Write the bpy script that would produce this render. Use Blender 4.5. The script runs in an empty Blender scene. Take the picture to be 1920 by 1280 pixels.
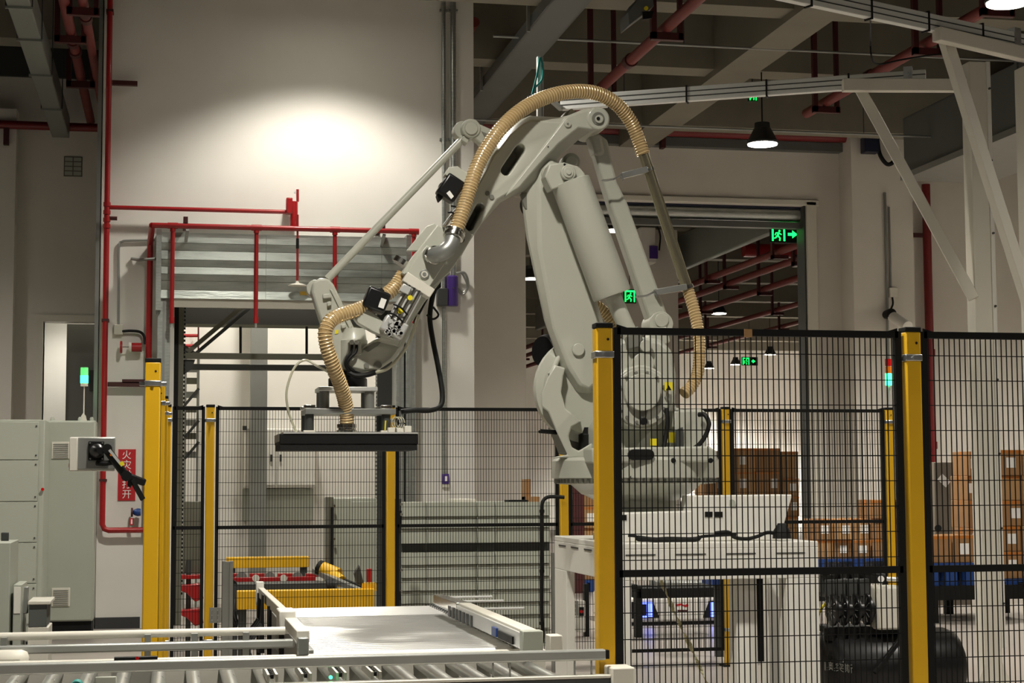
import bpy, bmesh, math, random
from mathutils import Vector, Matrix
random.seed(7)
sc = bpy.context.scene
col = sc.collection
# ------------------------------------------------------------------ camera
F, HC = 3200.0, 1.435                      # focal length in pixels of the 1920x1280 frame, eye height
YAW, PITCH, ROLL = (math.radians(a) for a in (11.3, 4.65, 0.25))
FW = Vector((math.sin(YAW)*math.cos(PITCH), math.cos(YAW)*math.cos(PITCH), math.sin(PITCH)))
_r = Vector((math.cos(YAW), -math.sin(YAW), 0)); _u = _r.cross(FW)
RT = _r*math.cos(ROLL) - _u*math.sin(ROLL); UP = _u*math.cos(ROLL) + _r*math.sin(ROLL)
EYE = Vector((0, 0, HC))
cam = bpy.data.objects.new('camera', bpy.data.cameras.new('camera')); col.objects.link(cam)
cam.matrix_world = Matrix(((RT.x, UP.x, -FW.x, 0), (RT.y, UP.y, -FW.y, 0), (RT.z, UP.z, -FW.z, HC), (0, 0, 0, 1)))
cam.data.sensor_width = 36; cam.data.lens = F/1920*36; cam.data.clip_end = 300; cam.data.clip_start = 0.05
sc.camera = cam
# ------------------------------------------------------------------ world, exposure
w = bpy.data.worlds.new('world'); sc.world = w; w.use_nodes = True
w.node_tree.nodes['Background'].inputs[0].default_value = (1.0, 0.93, 0.82, 1)
w.node_tree.nodes['Background'].inputs[1].default_value = 0.012
sc.view_settings.view_transform = 'Standard'; sc.view_settings.look = 'None'
sc.view_settings.exposure = 1.0; sc.view_settings.gamma = 1; sc.view_settings.use_curve_mapping = False
LAMP_W, LAMP_COL = 640.0, (1.0, 0.945, 0.84)

# ------------------------------------------------------------------ surveying helpers: photo pixel + a known plane -> world point
def ray(px, py): return FW*F + RT*(px-960) - UP*(py-640)
def at(px, py, Y): d = ray(px, py); return EYE + d*(Y/d.y)
def atz(px, py, Z): d = ray(px, py); return EYE + d*((Z-HC)/d.z)
def atx(px, py, X): d = ray(px, py); return EYE + d*(X/d.x)

# ------------------------------------------------------------------ materials
def lin(c): return tuple((v/12.92 if v <= 0.04045 else ((v+0.055)/1.055)**2.4) for v in (x/255 for x in c))
MATS = {}
def mat(name, rgb, rough=0.5, metal=0.0, noise=0.0, scale=8.0, bump=0.0, emit=0.0, trans=0.0, coat=0.0, stretch=None, alpha=1.0, spec=.5):
    m = bpy.data.materials.new(name); m.use_nodes = True; nt = m.node_tree; b = nt.nodes['Principled BSDF']
    c = lin(rgb)
    b.inputs['Base Color'].default_value = (*c, 1); b.inputs['Roughness'].default_value = rough
    b.inputs['Metallic'].default_value = metal; b.inputs['Coat Weight'].default_value = coat
    b.inputs['Transmission Weight'].default_value = trans; b.inputs['Specular IOR Level'].default_value = spec; b.inputs['Alpha'].default_value = alpha
    if emit: b.inputs['Emission Color'].default_value = (*c, 1); b.inputs['Emission Strength'].default_value = emit
    if noise or bump:
        tc = nt.nodes.new('ShaderNodeTexCoord'); mp = nt.nodes.new('ShaderNodeMapping')
        nt.links.new(tc.outputs['Object'], mp.inputs[0])
        if stretch: mp.inputs['Scale'].default_value = stretch
        n = nt.nodes.new('ShaderNodeTexNoise'); n.inputs['Scale'].default_value = scale; n.inputs['Detail'].default_value = 5
        nt.links.new(mp.outputs[0], n.inputs['Vector'])
        if noise:
            r = nt.nodes.new('ShaderNodeValToRGB'); r.color_ramp.elements[0].position = 0.3; r.color_ramp.elements[1].position = 0.7
            r.color_ramp.elements[0].color = (*[max(0, v*(1-noise)) for v in c], 1)
            r.color_ramp.elements[1].color = (*[min(1, v*(1+noise)) for v in c], 1)
            nt.links.new(n.outputs['Fac'], r.inputs[0]); nt.links.new(r.outputs[0], b.inputs['Base Color'])
            mr = nt.nodes.new('ShaderNodeMapRange'); mr.inputs[3].default_value = max(.03, rough-.1); mr.inputs[4].default_value = min(1, rough+.1)
            nt.links.new(n.outputs['Fac'], mr.inputs[0]); nt.links.new(mr.outputs[0], b.inputs['Roughness'])
        if bump:
            bp = nt.nodes.new('ShaderNodeBump'); bp.inputs['Strength'].default_value = bump; bp.inputs['Distance'].default_value = 0.01
            nt.links.new(n.outputs['Fac'], bp.inputs['Height']); nt.links.new(bp.outputs[0], b.inputs['Normal'])
    MATS[name] = m; return m
M_WALL = mat('painted_wall', (226, 223, 216), .75, noise=.02, scale=3)
M_WALLG = mat('grey_painted_wall', (214, 209, 200), .75, noise=.03, scale=2)
M_FLOOR = mat('epoxy_floor', (150, 143, 136), .34, noise=.03, scale=.7)
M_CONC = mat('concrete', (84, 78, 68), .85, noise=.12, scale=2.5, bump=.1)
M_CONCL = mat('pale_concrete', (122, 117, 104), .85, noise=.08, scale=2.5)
M_KERB = mat('dark_kerb', (52, 52, 54), .6)
M_ROBOT = mat('robot_paint', (179, 180, 168), .32, noise=.02, scale=5, coat=.15)
M_ROBOTD = mat('robot_shade_and_fittings', (112, 112, 104), .5)  # robot grey darkened: recess shade put into the colour, also bolts and fittings
M_WHITE = mat('white_powder_coat', (222, 220, 212), .42, noise=.015, scale=4)
M_CREAM = mat('cream_paint', (212, 208, 196), .45)
M_YEL = mat('yellow_powder_coat', (224, 174, 20), .42, noise=.03, scale=4)
M_YEL2 = mat('machine_yellow', (222, 172, 28), .45, noise=.06, scale=6)
M_BLACK = mat('black_powder_coat', (17, 17, 17), .6, spec=.25)
M_RUB = mat('black_rubber', (16, 16, 16), .6, spec=.3)
M_GLOSSB = mat('black_gloss_plastic', (18, 18, 19), .34)
M_GALV = mat('galvanised_steel', (176, 180, 176), .38, metal=.85, noise=.14, scale=14, stretch=(1, 1, 5))
M_GALVP = mat('galvanised_sheet', (164, 170, 164), .34, metal=.5, noise=.16, scale=9, bump=.45, stretch=(.5, 1, 2.5))
M_ZINC = mat('zinc_clamp', (188, 190, 190), .3, metal=.9, noise=.1, scale=30)
M_ALU = mat('aluminium_extrusion', (212, 213, 210), .36, metal=.45, noise=.03, scale=6)
M_ALUG = mat('grey_aluminium', (150, 152, 148), .4, metal=.6, noise=.04, scale=6)
M_STEEL = mat('polished_steel', (196, 194, 188), .2, metal=1.0, noise=.05, scale=20)
M_ROLL = mat('roller_steel', (240, 240, 237), .28, metal=.8, noise=.03, scale=5, stretch=(.2, 3, 3))
M_RED = mat('red_pipe_paint', (156, 22, 25), .38, noise=.06, scale=8, coat=.2)
M_REDD = mat('dark_red_bracket', (66, 16, 16), .55)
M_REDK = mat('crimson_riser_paint', (112, 18, 20), .45)
M_ROLLF = mat('zinc_roller', (186, 187, 182), .3, metal=.85, noise=.05, scale=9)
M_REDC = mat('dusty_red_pipe', (112, 42, 38), .6, noise=.08, scale=5)
M_SIGNR = mat('sign_red', (186, 24, 34), .5)
M_PRINT = mat('white_print', (240, 240, 238), .5)
M_OLIVE = mat('lift_steel_paint', (96, 95, 82), .5, noise=.05, scale=4)
M_DKGREY = mat('dark_grey_steel', (58, 60, 58), .5)
M_GREYM = mat('machine_grey_sheet', (158, 161, 148), .45, noise=.05, scale=3)
M_CAB = mat('cabinet_grey', (168, 172, 160), .45, noise=.03, scale=2)
M_DUCT = mat('duct_sheet', (132, 136, 130), .4, metal=.45, noise=.08, scale=3)
M_DUCTD = mat('dark_duct_sheet', (96, 98, 96), .55, metal=.2, noise=.06, scale=3)
M_HOSE = mat('beige_pvc_hose', (192, 164, 116), .22, trans=.25, noise=.06, scale=10, coat=.4)
M_PIPE = mat('tinted_pipe', (192, 184, 156), .2, metal=.88)
M_RAILW = mat('bright_alloy_rail', (222, 223, 220), .4, metal=.2)
M_RAIL = mat('guard_rail_alloy', (172, 174, 170), .36, metal=.55, noise=.03, scale=6)
M_HELIX = mat('hose_wire', (232, 206, 158), .25, metal=.3)
M_CLEAR = mat('clear_tube', (214, 212, 190), .2, trans=.4)
M_CARD = mat('cardboard', (150, 112, 72), .8, noise=.08, scale=5)
M_CARD2 = mat('pale_cardboard', (170, 132, 88), .8, noise=.08, scale=5)
M_TAPE = mat('orange_tape', (178, 108, 40), .45)
M_LABEL = mat('paper_label', (232, 230, 226), .6)
M_BLUE = mat('blue_plastic', (24, 62, 128), .45)
M_PURP = mat('purple_enamel', (70, 46, 124), .4)
M_FOAM = mat('black_foam', (14, 14, 14), .9, bump=.3, scale=80)
M_LAMPG = mat('lamp_emitter', (255, 250, 232), .4, emit=14.0)
M_SHADE = mat('lamp_shade', (40, 41, 42), .45)
M_EXITG = mat('exit_green_light', (20, 255, 90), .4, emit=1.6)
M_EXITD = mat('exit_sign_body', (16, 60, 34), .5)
M_GREENL = mat('green_lamp', (40, 255, 140), .3, emit=5.0)
M_GLENS = mat('pale_green_lens', (170, 225, 195), .2, trans=.3)
M_REDL = mat('red_lens', (190, 16, 18), .25)
M_ORGL = mat('orange_lens', (226, 120, 18), .25)
M_BLUEL = mat('blue_light', (90, 110, 255), .3, emit=2.2)
M_TEAL = mat('teal_cable', (30, 140, 135), .4)
M_STRAP = mat('strap_beige', (196, 190, 150), .6)
M_NAVY = mat('navy_strip', (20, 24, 48), .5)
M_TANKT = mat('tank_print', (138, 138, 128), .6)
M_DOOR = mat('door_grey', (120, 120, 116), .6)
M_STICK = mat('warning_yellow', (224, 208, 30), .5)

# ------------------------------------------------------------------ mesh builder
ORG = {}
class B:
    def __init__(s): s.v, s.f, s.s, s.g = [], [], [], []
    def add(s, V, Fc, smooth=False):
        o = len(s.v); s.v += [Vector(p) for p in V]; s.g.append((o, len(s.f), len(Fc), len(V)))
        for i, f in enumerate(Fc):
            s.f.append([o+k for k in f]); s.s.append(smooth[i] if isinstance(smooth, list) else smooth)
        return s
    def bx(s, x0, x1, y0, y1, z0, z1):
        V = [(x, y, z) for z in (z0, z1) for y in (y0, y1) for x in (x0, x1)]
        return s.add(V, [(0, 2, 3, 1), (4, 5, 7, 6), (0, 1, 5, 4), (2, 6, 7, 3), (0, 4, 6, 2), (1, 3, 7, 5)])
    def box(s, c, d, rot=None):
        h = Vector(d)/2; V = []
        for z in (-1, 1):
            for y in (-1, 1):
                for x in (-1, 1):
                    p = Vector((x*h.x, y*h.y, z*h.z))
                    if rot: p = rot @ p
                    V.append(Vector(c)+p)
        return s.add(V, [(0, 2, 3, 1), (4, 5, 7, 6), (0, 1, 5, 4), (2, 6, 7, 3), (0, 4, 6, 2), (1, 3, 7, 5)])
    def beam(s, a, b, wd, hg, up=(0, 0, 1)):
        a, b = Vector(a), Vector(b); d = (b-a).normalized(); x = d.cross(Vector(up))
        if x.length < 1e-4: x = d.cross(Vector((0, 1, 0)))
        x.normalize(); z = x.cross(d)
        V = [p + x*i*wd/2 + z*j*hg/2 for p in (a, b) for j in (-1, 1) for i in (-1, 1)]
        return s.add(V, [(0, 2, 3, 1), (4, 5, 7, 6), (0, 1, 5, 4), (2, 6, 7, 3), (0, 4, 6, 2), (1, 3, 7, 5)])
    def cyl(s, a, b, r, n=16, r2=None):
        a, b = Vector(a), Vector(b); r2 = r if r2 is None else r2
        d = (b-a).normalized(); x = d.orthogonal().normalized(); y = d.cross(x)
        ring = lambda c, q: [c + (x*math.cos(2*math.pi*i/n) + y*math.sin(2*math.pi*i/n))*q for i in range(n)]
        V = ring(a, r) + ring(b, r2)
        Fc = [(i, (i+1) % n, n+(i+1) % n, n+i) for i in range(n)] + [tuple(range(n-1, -1, -1)), tuple(range(n, 2*n))]
        return s.add(V, Fc, [True]*n + [False]*2)
    def lathe(s, c, axis, prof, n=24):          # prof: (distance along axis, radius)
        d = Vector(axis).normalized(); x = d.orthogonal().normalized(); y = d.cross(x); V = []; c = Vector(c)
        for t, r in prof: V += [c + d*t + (x*math.cos(2*math.pi*i/n)+y*math.sin(2*math.pi*i/n))*max(r, 1e-4) for i in range(n)]
        Fc = [(k*n+i, k*n+(i+1) % n, (k+1)*n+(i+1) % n, (k+1)*n+i) for k in range(len(prof)-1) for i in range(n)]
        m = len(Fc); Fc += [tuple(range(n-1, -1, -1)), tuple(range((len(prof)-1)*n, len(prof)*n))]
        return s.add(V, Fc, [True]*m+[False]*2)
    def tube(s, pts, r, n=8, rad=None):
        pts = [Vector(p) for p in pts]; T = []
        for i in range(len(pts)): T.append((pts[min(i+1, len(pts)-1)] - pts[max(i-1, 0)]).normalized())
        x = T[0].orthogonal().normalized(); V = []
        for i, p in enumerate(pts):
            x = (x - T[i]*x.dot(T[i])).normalized(); y = T[i].cross(x); q = rad(i) if rad else r
            V += [p + (x*math.cos(2*math.pi*k/n)+y*math.sin(2*math.pi*k/n))*q for k in range(n)]
        Fc = [(k*n+i, k*n+(i+1) % n, (k+1)*n+(i+1) % n, (k+1)*n+i) for k in range(len(pts)-1) for i in range(n)]
        m = len(Fc); Fc += [tuple(range(n-1, -1, -1)), tuple(range((len(pts)-1)*n, len(pts)*n))]
        return s.add(V, Fc, [True]*m+[False]*2)
    def prism(s, pts, vec):
        n = len(pts); vec = Vector(vec); V = [Vector(p) for p in pts] + [Vector(p)+vec for p in pts]
        return s.add(V, [tuple(range(n)), tuple(range(2*n-1, n-1, -1))] + [(i, n+i, n+(i+1) % n, (i+1) % n) for i in range(n)])
    def loft(s, rings, smooth=False):
        n = len(rings[0]); V = [p for r in rings for p in r]
        Fc = [tuple(range(n)), tuple(range(len(V)-1, len(V)-n-1, -1))]
        Fc += [(k*n+i, (k+1)*n+i, (k+1)*n+(i+1) % n, k*n+(i+1) % n) for k in range(len(rings)-1) for i in range(n)]
        return s.add(V, Fc, [False, False]+[smooth]*(len(Fc)-2))
    def mesh(s, name, org=Vector((0, 0, 0))):
        bm = bmesh.new(); vs = [bm.verts.new(v-org) for v in s.v]
        for f, sm in zip(s.f, s.s):
            try: fc = bm.faces.new([vs[i] for i in f]); fc.smooth = sm
            except ValueError: pass
        bmesh.ops.recalc_face_normals(bm, faces=bm.faces)
        me = bpy.data.meshes.new(name); bm.to_mesh(me); bm.free(); me.set_sharp_from_angle(angle=math.radians(38)); return me
    def objs(s, name, m, parent, bevel=0.0):                          # one object for each shape added
        for vo, fo, nf, nv in s.g:
            b = B(); b.v = s.v[vo:vo+nv]; b.f = [[i-vo for i in f] for f in s.f[fo:fo+nf]]; b.s = s.s[fo:fo+nf]; b.obj(name, m, parent, bevel)
    def obj(s, name, m, parent=None, bevel=0.0, kind=None, seg=2):
        org = ORG[parent.name] if parent else Vector((0, 0, 0))
        me = s.mesh(name, org); me.materials.append(m)
        o = bpy.data.objects.new(name, me); col.objects.link(o); o.parent = parent
        if parent: ORG[o.name] = org
        if kind: o['kind'] = kind
        if bevel:
            md = o.modifiers.new('bevel', 'BEVEL'); md.width = bevel; md.segments = seg; md.limit_method = 'ANGLE'; md.angle_limit = math.radians(35)
            md.harden_normals = False
        return o
def tag(o, label, cat=None, group=None, kind=None):
    if label: o['label'] = label
    if cat: o['category'] = cat
    if group: o['group'] = group
    if kind: o['kind'] = kind
    return o
def thing(name, loc, label, cat, group=None):
    o = bpy.data.objects.new(name, None); o.empty_display_size = .1; col.objects.link(o); o.location = Vector(loc); o['kind'] = 'thing'
    ORG[o.name] = Vector(loc); return tag(o, label, cat, group)
def single(b, name, m, loc, label, cat, group=None, bevel=0):       # a thing that is one mesh, its origin at its base
    me = b.mesh(name, Vector(loc)); me.materials.append(m); o = bpy.data.objects.new(name, me); col.objects.link(o); o.location = Vector(loc)
    ORG[o.name] = Vector(loc); o['kind'] = 'thing'
    if bevel:
        md = o.modifiers.new('bevel', 'BEVEL'); md.width = bevel; md.segments = 2; md.limit_method = 'ANGLE'
    return tag(o, label, cat, group)
def struct(b, name, m, bevel=0):
    o = b.obj(name, m, None, bevel); o['kind'] = 'structure'; ORG[o.name] = Vector((0, 0, 0)); return o
def copy_part(src, parent, loc):
    c = src.copy(); col.objects.link(c); c.parent = parent; c.location = loc; return c
def smooth_path(pts, n=8):                                           # Catmull-Rom through the points
    P = [Vector(p) for p in pts]; P = [P[0]*2-P[1]] + P + [P[-1]*2-P[-2]]; out = []
    for i in range(1, len(P)-2):
        a, b, c, d = P[i-1], P[i], P[i+1], P[i+2]
        for k in range(n):
            t = k/n; out.append(.5*((2*b)+(c-a)*t+(2*a-5*b+4*c-d)*t*t+(3*b-a-3*c+d)*t**3))
    out.append(P[-2]); return out
def arc(c, r, a0, a1, n):                                            # pixel-plane arc, degrees, y down
    return [(c[0]+r*math.cos(math.radians(a0+(a1-a0)*i/n)), c[1]+r*math.sin(math.radians(a0+(a1-a0)*i/n))) for i in range(n+1)]
def text_obj(body, size, mt, name, parent, origin, right, up, align='CENTER', ext=.002):
    cu = bpy.data.curves.new(name, 'FONT'); cu.body = body; cu.size = size; cu.align_x = align; cu.align_y = 'CENTER'; cu.extrude = ext
    t = bpy.data.objects.new(name+'_src', cu); col.objects.link(t); bpy.context.view_layer.update()
    me = bpy.data.meshes.new_from_object(t.evaluated_get(bpy.context.evaluated_depsgraph_get())); bpy.data.objects.remove(t); bpy.data.curves.remove(cu)
    me.name = name; me.materials.clear(); me.materials.append(mt); right = Vector(right).normalized(); up = Vector(up).normalized(); nz = right.cross(up)
    mt4 = Matrix(((right.x, up.x, nz.x, 0), (right.y, up.y, nz.y, 0), (right.z, up.z, nz.z, 0), (0, 0, 0, 1)))
    me.transform(Matrix.Translation(Vector(origin)-ORG[parent.name]) @ mt4)
    o = bpy.data.objects.new(name, me); col.objects.link(o); o.parent = parent; ORG[o.name] = ORG[parent.name]; return o

# =================================================================== THE SETTING
YW, YB, YL = 17.4, 22.5, 21.0           # plaster wall with the shutter, back wall with the big doorway, far wall of the side bay
ZC = 7.4
floor = struct(B().bx(-14, 34, -8, 66, -.2, 0), 'floor', M_FLOOR)
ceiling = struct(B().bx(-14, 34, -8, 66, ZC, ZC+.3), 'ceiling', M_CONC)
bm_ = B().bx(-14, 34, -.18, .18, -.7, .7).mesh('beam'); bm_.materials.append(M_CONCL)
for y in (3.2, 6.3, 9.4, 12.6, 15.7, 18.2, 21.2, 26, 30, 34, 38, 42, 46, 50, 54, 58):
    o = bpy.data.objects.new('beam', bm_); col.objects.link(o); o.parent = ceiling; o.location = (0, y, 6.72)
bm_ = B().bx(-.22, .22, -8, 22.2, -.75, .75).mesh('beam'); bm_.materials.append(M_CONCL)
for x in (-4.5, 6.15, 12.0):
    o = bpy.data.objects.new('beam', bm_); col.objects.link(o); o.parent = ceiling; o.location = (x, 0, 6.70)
# wall_left: white wall with the shutter opening
e0, e1 = at(187, 600, YW).x, at(889, 600, YW).x
ox0, ox1, oz = .02, 2.30, 3.24
b = B()
b.bx(e0, ox0, YW, YW+.3, 0, ZC).bx(ox1, e1, YW, YW+.3, 0, ZC).bx(ox0, ox1, YW, YW+.3, oz, ZC)
struct(b, 'wall_left', M_WALL)
struct(B().bx(e0-.05, e0-.012, YW-.01, YW+.3, 0, ZC), 'trim_1', M_ALUG)
struct(B().bx(e0, ox0-.3, YW-.02, YW, 0, .11), 'baseboard_left', M_KERB)
# the shaft room behind the shutter
b = B().bx(e0, e1, 20.6, 20.8, 0, ZC).bx(e0-.0, e0+.12, YW+.3, 20.6, 0, ZC).bx(e1-.15, e1, YW+.3, 20.6, 0, ZC)
struct(b, 'wall_shaft', M_WALL)
# side bay wall with a door opening
b = B()
dl, dr, dz = at(80, 700, YL).x, at(178, 700, YL).x, at(120, 600, YL).z
b.bx(-9, dl, YL, YL+.25, 0, 6.3).bx(dl, dr, YL, YL+.25, dz, 6.3).bx(dr, e0+.2, YL, YL+.25, 0, 6.3)
b.bx(-9, at(24, 600, YL-.3).x, YL-.3, YL, 0, 5.85)
struct(b, 'wall_side_bay', M_WALLG)
struct(B().bx(-9, e0+.2, YL-.05, YL+.25, 6.3, ZC), 'trim_2', M_DKGREY)
struct(B().bx(dl-.08, dl, YL-.03, YL+.2, 0, dz+.06).bx(dl, dr, YL-.03, YL+.2, dz-.02, dz+.06), 'trim_3', M_CREAM)
struct(B().bx(dl-.5, dr+.6, YL+1.8, YL+1.9, 0, 4.2), 'wall_corridor', M_WALL)
d = struct(B().bx(at(124, 700, YL+.5).x, dr+.2, YL+.5, YL+.56, 0, dz), 'door_2', M_DOOR)
B().bx(at(168, 700, YL+.45).x, at(176, 700, YL+.45).x, YL+.43, YL+.5, 2.55, 2.8).obj('door_closer', M_DKGREY, d)
# wall_back with the wide doorway into the next hall
bx0, bx1, bz = at(986, 600, YB).x, at(1513, 600, YB).x, at(1300, 380, YB).z
b = B().bx(e1-.3, bx0, YB, YB+.26, 0, 6.35).bx(bx0, bx1, YB, YB+.26, bz, 6.35).bx(bx1, 20, YB, YB+.26, 0, 6.35)
struct(b, 'wall_back', M_WALLG)
struct(B().bx(e1-.3, 20, YB-.1, YB+.35, 6.35, ZC), 'trim_4', M_CONCL)
struct(B().bx(e1-.3, 20, YB-.16, YB, 6.02, 6.14).bx(e1-.3, 20, YB-.3, YB-.1, 6.45, 6.9), 'trim_5', M_DUCTD)
p0, p1 = at(1602, 600, YB-.45).x, at(1716, 600, YB-.45).x
struct(B().bx(p0, p1, YB-.45, YB, 0, ZC), 'wall_pier', M_WALLG)
struct(B().bx(13.3, 13.6, 4, 22.5, 0, ZC), 'wall_right', M_WALLG)
# door frame
b = B().bx(bx1, bx1+.16, YB-.05, YB, 0, bz+.06).bx(bx0-.16, bx1+.2, YB-.05, YB, bz, bz+.08)
d = struct(b, 'door_1', M_CREAM, .01)
B().bx(bx1-.025, bx1-.002, YB-.02, YB+.27, 0, bz).obj('guide_channel', M_DKGREY, d)
B().cyl((bx0, YB+.2, bz-.1), (bx1, YB+.2, bz-.1), .1, 20).obj('shutter_roll', M_GALV, d)
B().bx(bx0, bx1, YB+.1, YB+.3, bz-.03, bz+.02).obj('lintel_strip', M_NAVY, d)
B().bx(bx0, bx1, YB+.12, YB+.26, bz-.30, bz-.22).obj('bottom_bar', M_DUCTD, d)
# the next hall
struct(B().bx(4, 34, 58, 58.3, 0, ZC), 'wall_far', M_WALL)
struct(B().bx(at(1068, 600, 30).x, at(1272, 600, 30).x, 30, 30.9, 0, ZC), 'wall_next_pier', M_WALLG)
struct(B().bx(3.6, 3.9, YB+.35, 60, 0, ZC), 'wall_next_left', M_WALLG)

# =================================================================== LAMPS (each carries its own light)
def high_bay(x, y, z, label, power=1.0, lit=True, cone=136, blend=.8):
    t = thing('high_bay_lamp', (x, y, z), label, 'lamp', 'high bay lamps')
    B().lathe((x, y, z), (0, 0, 1), [(0, .175), (.02, .18), (.06, .155), (.17, .10), (.18, .09), (.24, .085)], 32).obj('shade', M_SHADE, t)
    B().cyl((x, y, z-.012), (x, y, z+.004), .165, 32).obj('diffuser', M_LAMPG if lit else M_DKGREY, t)
    B().cyl((x, y, z+.24), (x, y, ZC-.005), .008, 6).obj('suspension_rod', M_BLACK, t)
    if lit:
        l = bpy.data.lights.new('lamp_light', 'SPOT'); l.energy = LAMP_W*power; l.color = LAMP_COL; l.spot_size = math.radians(cone); l.spot_blend = blend
        l.shadow_soft_size = .16
        o = bpy.data.objects.new('lamp_light', l); col.objects.link(o); o.parent = t; o.location = (0, 0, -.03)
    return t
high_bay(6.5, 18.07, 5.2, 'lit pendant lamp hanging in front of the wall above the doorway', 1.3)
high_bay(6.48, 12.27, 5.2, 'lit pendant lamp cut off by the upper right corner of the photo', 1.0)
high_bay(1.45, 16.1, 6.25, 'pendant lamp lighting the white wall above the shutter', .42, cone=127, blend=.5)
high_bay(.7, 12.27, 5.7, 'pendant lamp above the rear fence', 1.1, cone=146, blend=.6)
high_bay(.7, 6.1, 6.0, 'pendant lamp above the roller conveyors', 1.4)
high_bay(6.48, 6.1, 6.0, 'pendant lamp above the air compressor', .9)
high_bay(.7, 0.0, 6.0, 'pendant lamp above the spot the photo was taken from', 1.4)
high_bay(6.48, 0.0, 6.0, 'pendant lamp behind and beside the camera position', 1.0)
high_bay(-5.0, 12.0, 6.0, 'pendant lamp above the control cabinets', .9)
high_bay(-3.6, 17.0, 5.9, 'added lamp brightening the side bay', .7)  # added lamp, lifts the dim side bay wall
high_bay(11.6, 18.07, 5.6, 'pendant lamp above the stacked cartons', 1.5)
high_bay(1.2, 19.3, 5.6, 'pendant lamp inside the shaft room behind the shutter', .6)
high_bay(6.55, 24.84, 5.2, 'lit pendant lamp seen between the link rod and the spring cylinder', 1.2)
high_bay(6.57, 31.1, 5.2, 'lit pendant lamp seen beside the lower arm of the robot', 1.2)
high_bay(12.2, 37.0, 5.2, 'lit pendant lamp below the unlit one beyond the doorway', 2.0)
high_bay(12.2, 31.0, 5.2, 'unlit pendant lamp beyond the doorway', lit=False)
high_bay(17.76, 49.0, 5.2, 'lit pendant lamp next to the door jamb, largest of the three far ones', 4)
high_bay(18.19, 53.5, 5.2, 'lit pendant lamp beside the far green exit sign', 4)
high_bay(17.89, 55.4, 5.2, 'lit pendant lamp at the vacuum hose, smallest of the far ones', 4)
high_bay(24.0, 53.5, 5.2, 'added unseen lamp brightening the far wall of the next hall', 7)  # extra unseen lamp, added to lift the far wall
high_bay(dl+.3, YL+1.0, 3.9, 'added lamp brightening the corridor behind the side bay door', .12)  # added so the corridor is lit behind its doorway

# =================================================================== SAFETY FENCES
def fence_post(t, x, y, h=2.0, sz=.062, lugs=(1, 1)):
    q = sz/2
    p = B().bx(x-q, x+q, y-q, y+q, .012, h-.018).obj('post', M_YEL, t, .006)
    B().bx(x-.06, x+.06, y-.06, y+.06, 0, .012).obj('foot_plate', M_BLACK, p)
    B().bx(x-q-.001, x+q+.001, y-q-.001, y+q+.001, h-.018, h).obj('post_cap', M_BLACK, p, .003)
    for z in (.28, 1.885):
        B().bx(x-q-.004, x+q+.004, y-q-.004, y+q+.004, z-.013, z+.013).bx(x-q-.028*lugs[0], x+q+.028*lugs[1], y+q-.012, y+q, z-.01, z+.01).obj('clamp', M_ZINC, p, .004)
        B().cyl((x, y-q-.004, z), (x, y-q-.012, z), .008, 8).obj('bolt', M_ZINC, p)
    B().cyl((x+.012, y-q+.001, h-.06), (x+.012, y-q-.0015, h-.06), .005, 8).obj('bolt_hole', M_BLACK, p)
    return p
def fence_panel(t, a, c, z0=.12, z1=1.985, mid=1.10, gap=.052, pitch=.0215, wr=.0017, plate=False):
    a, c = Vector((a[0], a[1], 0)), Vector((c[0], c[1], 0)); d = (c-a).normalized(); a = a+d*gap; c = c-d*gap; L = (c-a).length; k = .0125
    up = lambda p, z: Vector((p.x, p.y, z))
    b = B()
    for p in (a, c): b.beam(up(p, z0), up(p, z1), 2*k, 2*k, up=d)
    for z in (z0+k, mid, z1-k): b.beam(up(a, z), up(c, z), 2*k, 2*k)
    for p, s in ((a, 1), (c, -1)): b.prism([up(p, z1), up(p+d*s*.04, z1), up(p, z1+.012)], d.cross(Vector((0, 0, 1)))*.006)
    fr = b.obj('panel_frame', M_BLACK, t)
    wm = B(); n = int(L/pitch)
    for i in range(1, n+1): q = a+d*(L*i/(n+1)); wm.beam(up(q, z0), up(q, z1), 2*wr, 2*wr, up=d)
    nrm = d.cross(Vector((0, 0, 1)))*.004
    z = z1-.09
    while z > z0+.03: wm.beam(up(a, z)+nrm, up(c, z)+nrm, 2*wr, 2*wr); z -= .0935
    wm.obj('wire_mesh', M_BLACK, fr, kind='stuff')
    return fr
YF = 5.97
A, Bq = (1.527, YF), (2.716, YF)
t = thing('safety_fence', (2.2, YF, 0), 'nearest mesh fence with two big yellow posts in front of the robot stand', 'fence')
fence_post(t, *A, lugs=(0, 1)); fence_post(t, *Bq); fence_post(t, 3.9, YF)
fence_panel(t, A, Bq); fence_panel(t, Bq, (3.9, YF))
B().bx(2.06, 2.09, YF-.016, YF-.012, 1.955, 1.985).obj('brown_tape', M_CARD2, t)
XS = -.06
xs_ = lambda y: {8.0: -.084, 10.0: -.070, 11.5: -.056}.get(y, -.035)
ys = (8.0, 10.0, 11.5, 12.75)
t = thing('safety_fence', (XS, 10.4, 0), 'side run of yellow fence posts lined up one behind another', 'fence')
for y in ys[:-1]: fence_post(t, xs_(y), y, sz=.07)
for y0, y1 in zip(ys[:-1], ys[1:]): fence_panel(t, (xs_(y0), y0), (xs_(y1), y1))
YK = 12.75
bxs = [-.03, .283, 1.615, 2.945, 4.245, 5.60]
t = thing('safety_fence', (2.6, YK, 0), 'rear mesh fence running behind the robot across the cell', 'fence')
for x in bxs: fence_post(t, x, YK)
for x0, x1 in zip(bxs[:-1], bxs[1:]): fence_panel(t, (x0, YK), (x1, YK))
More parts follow.
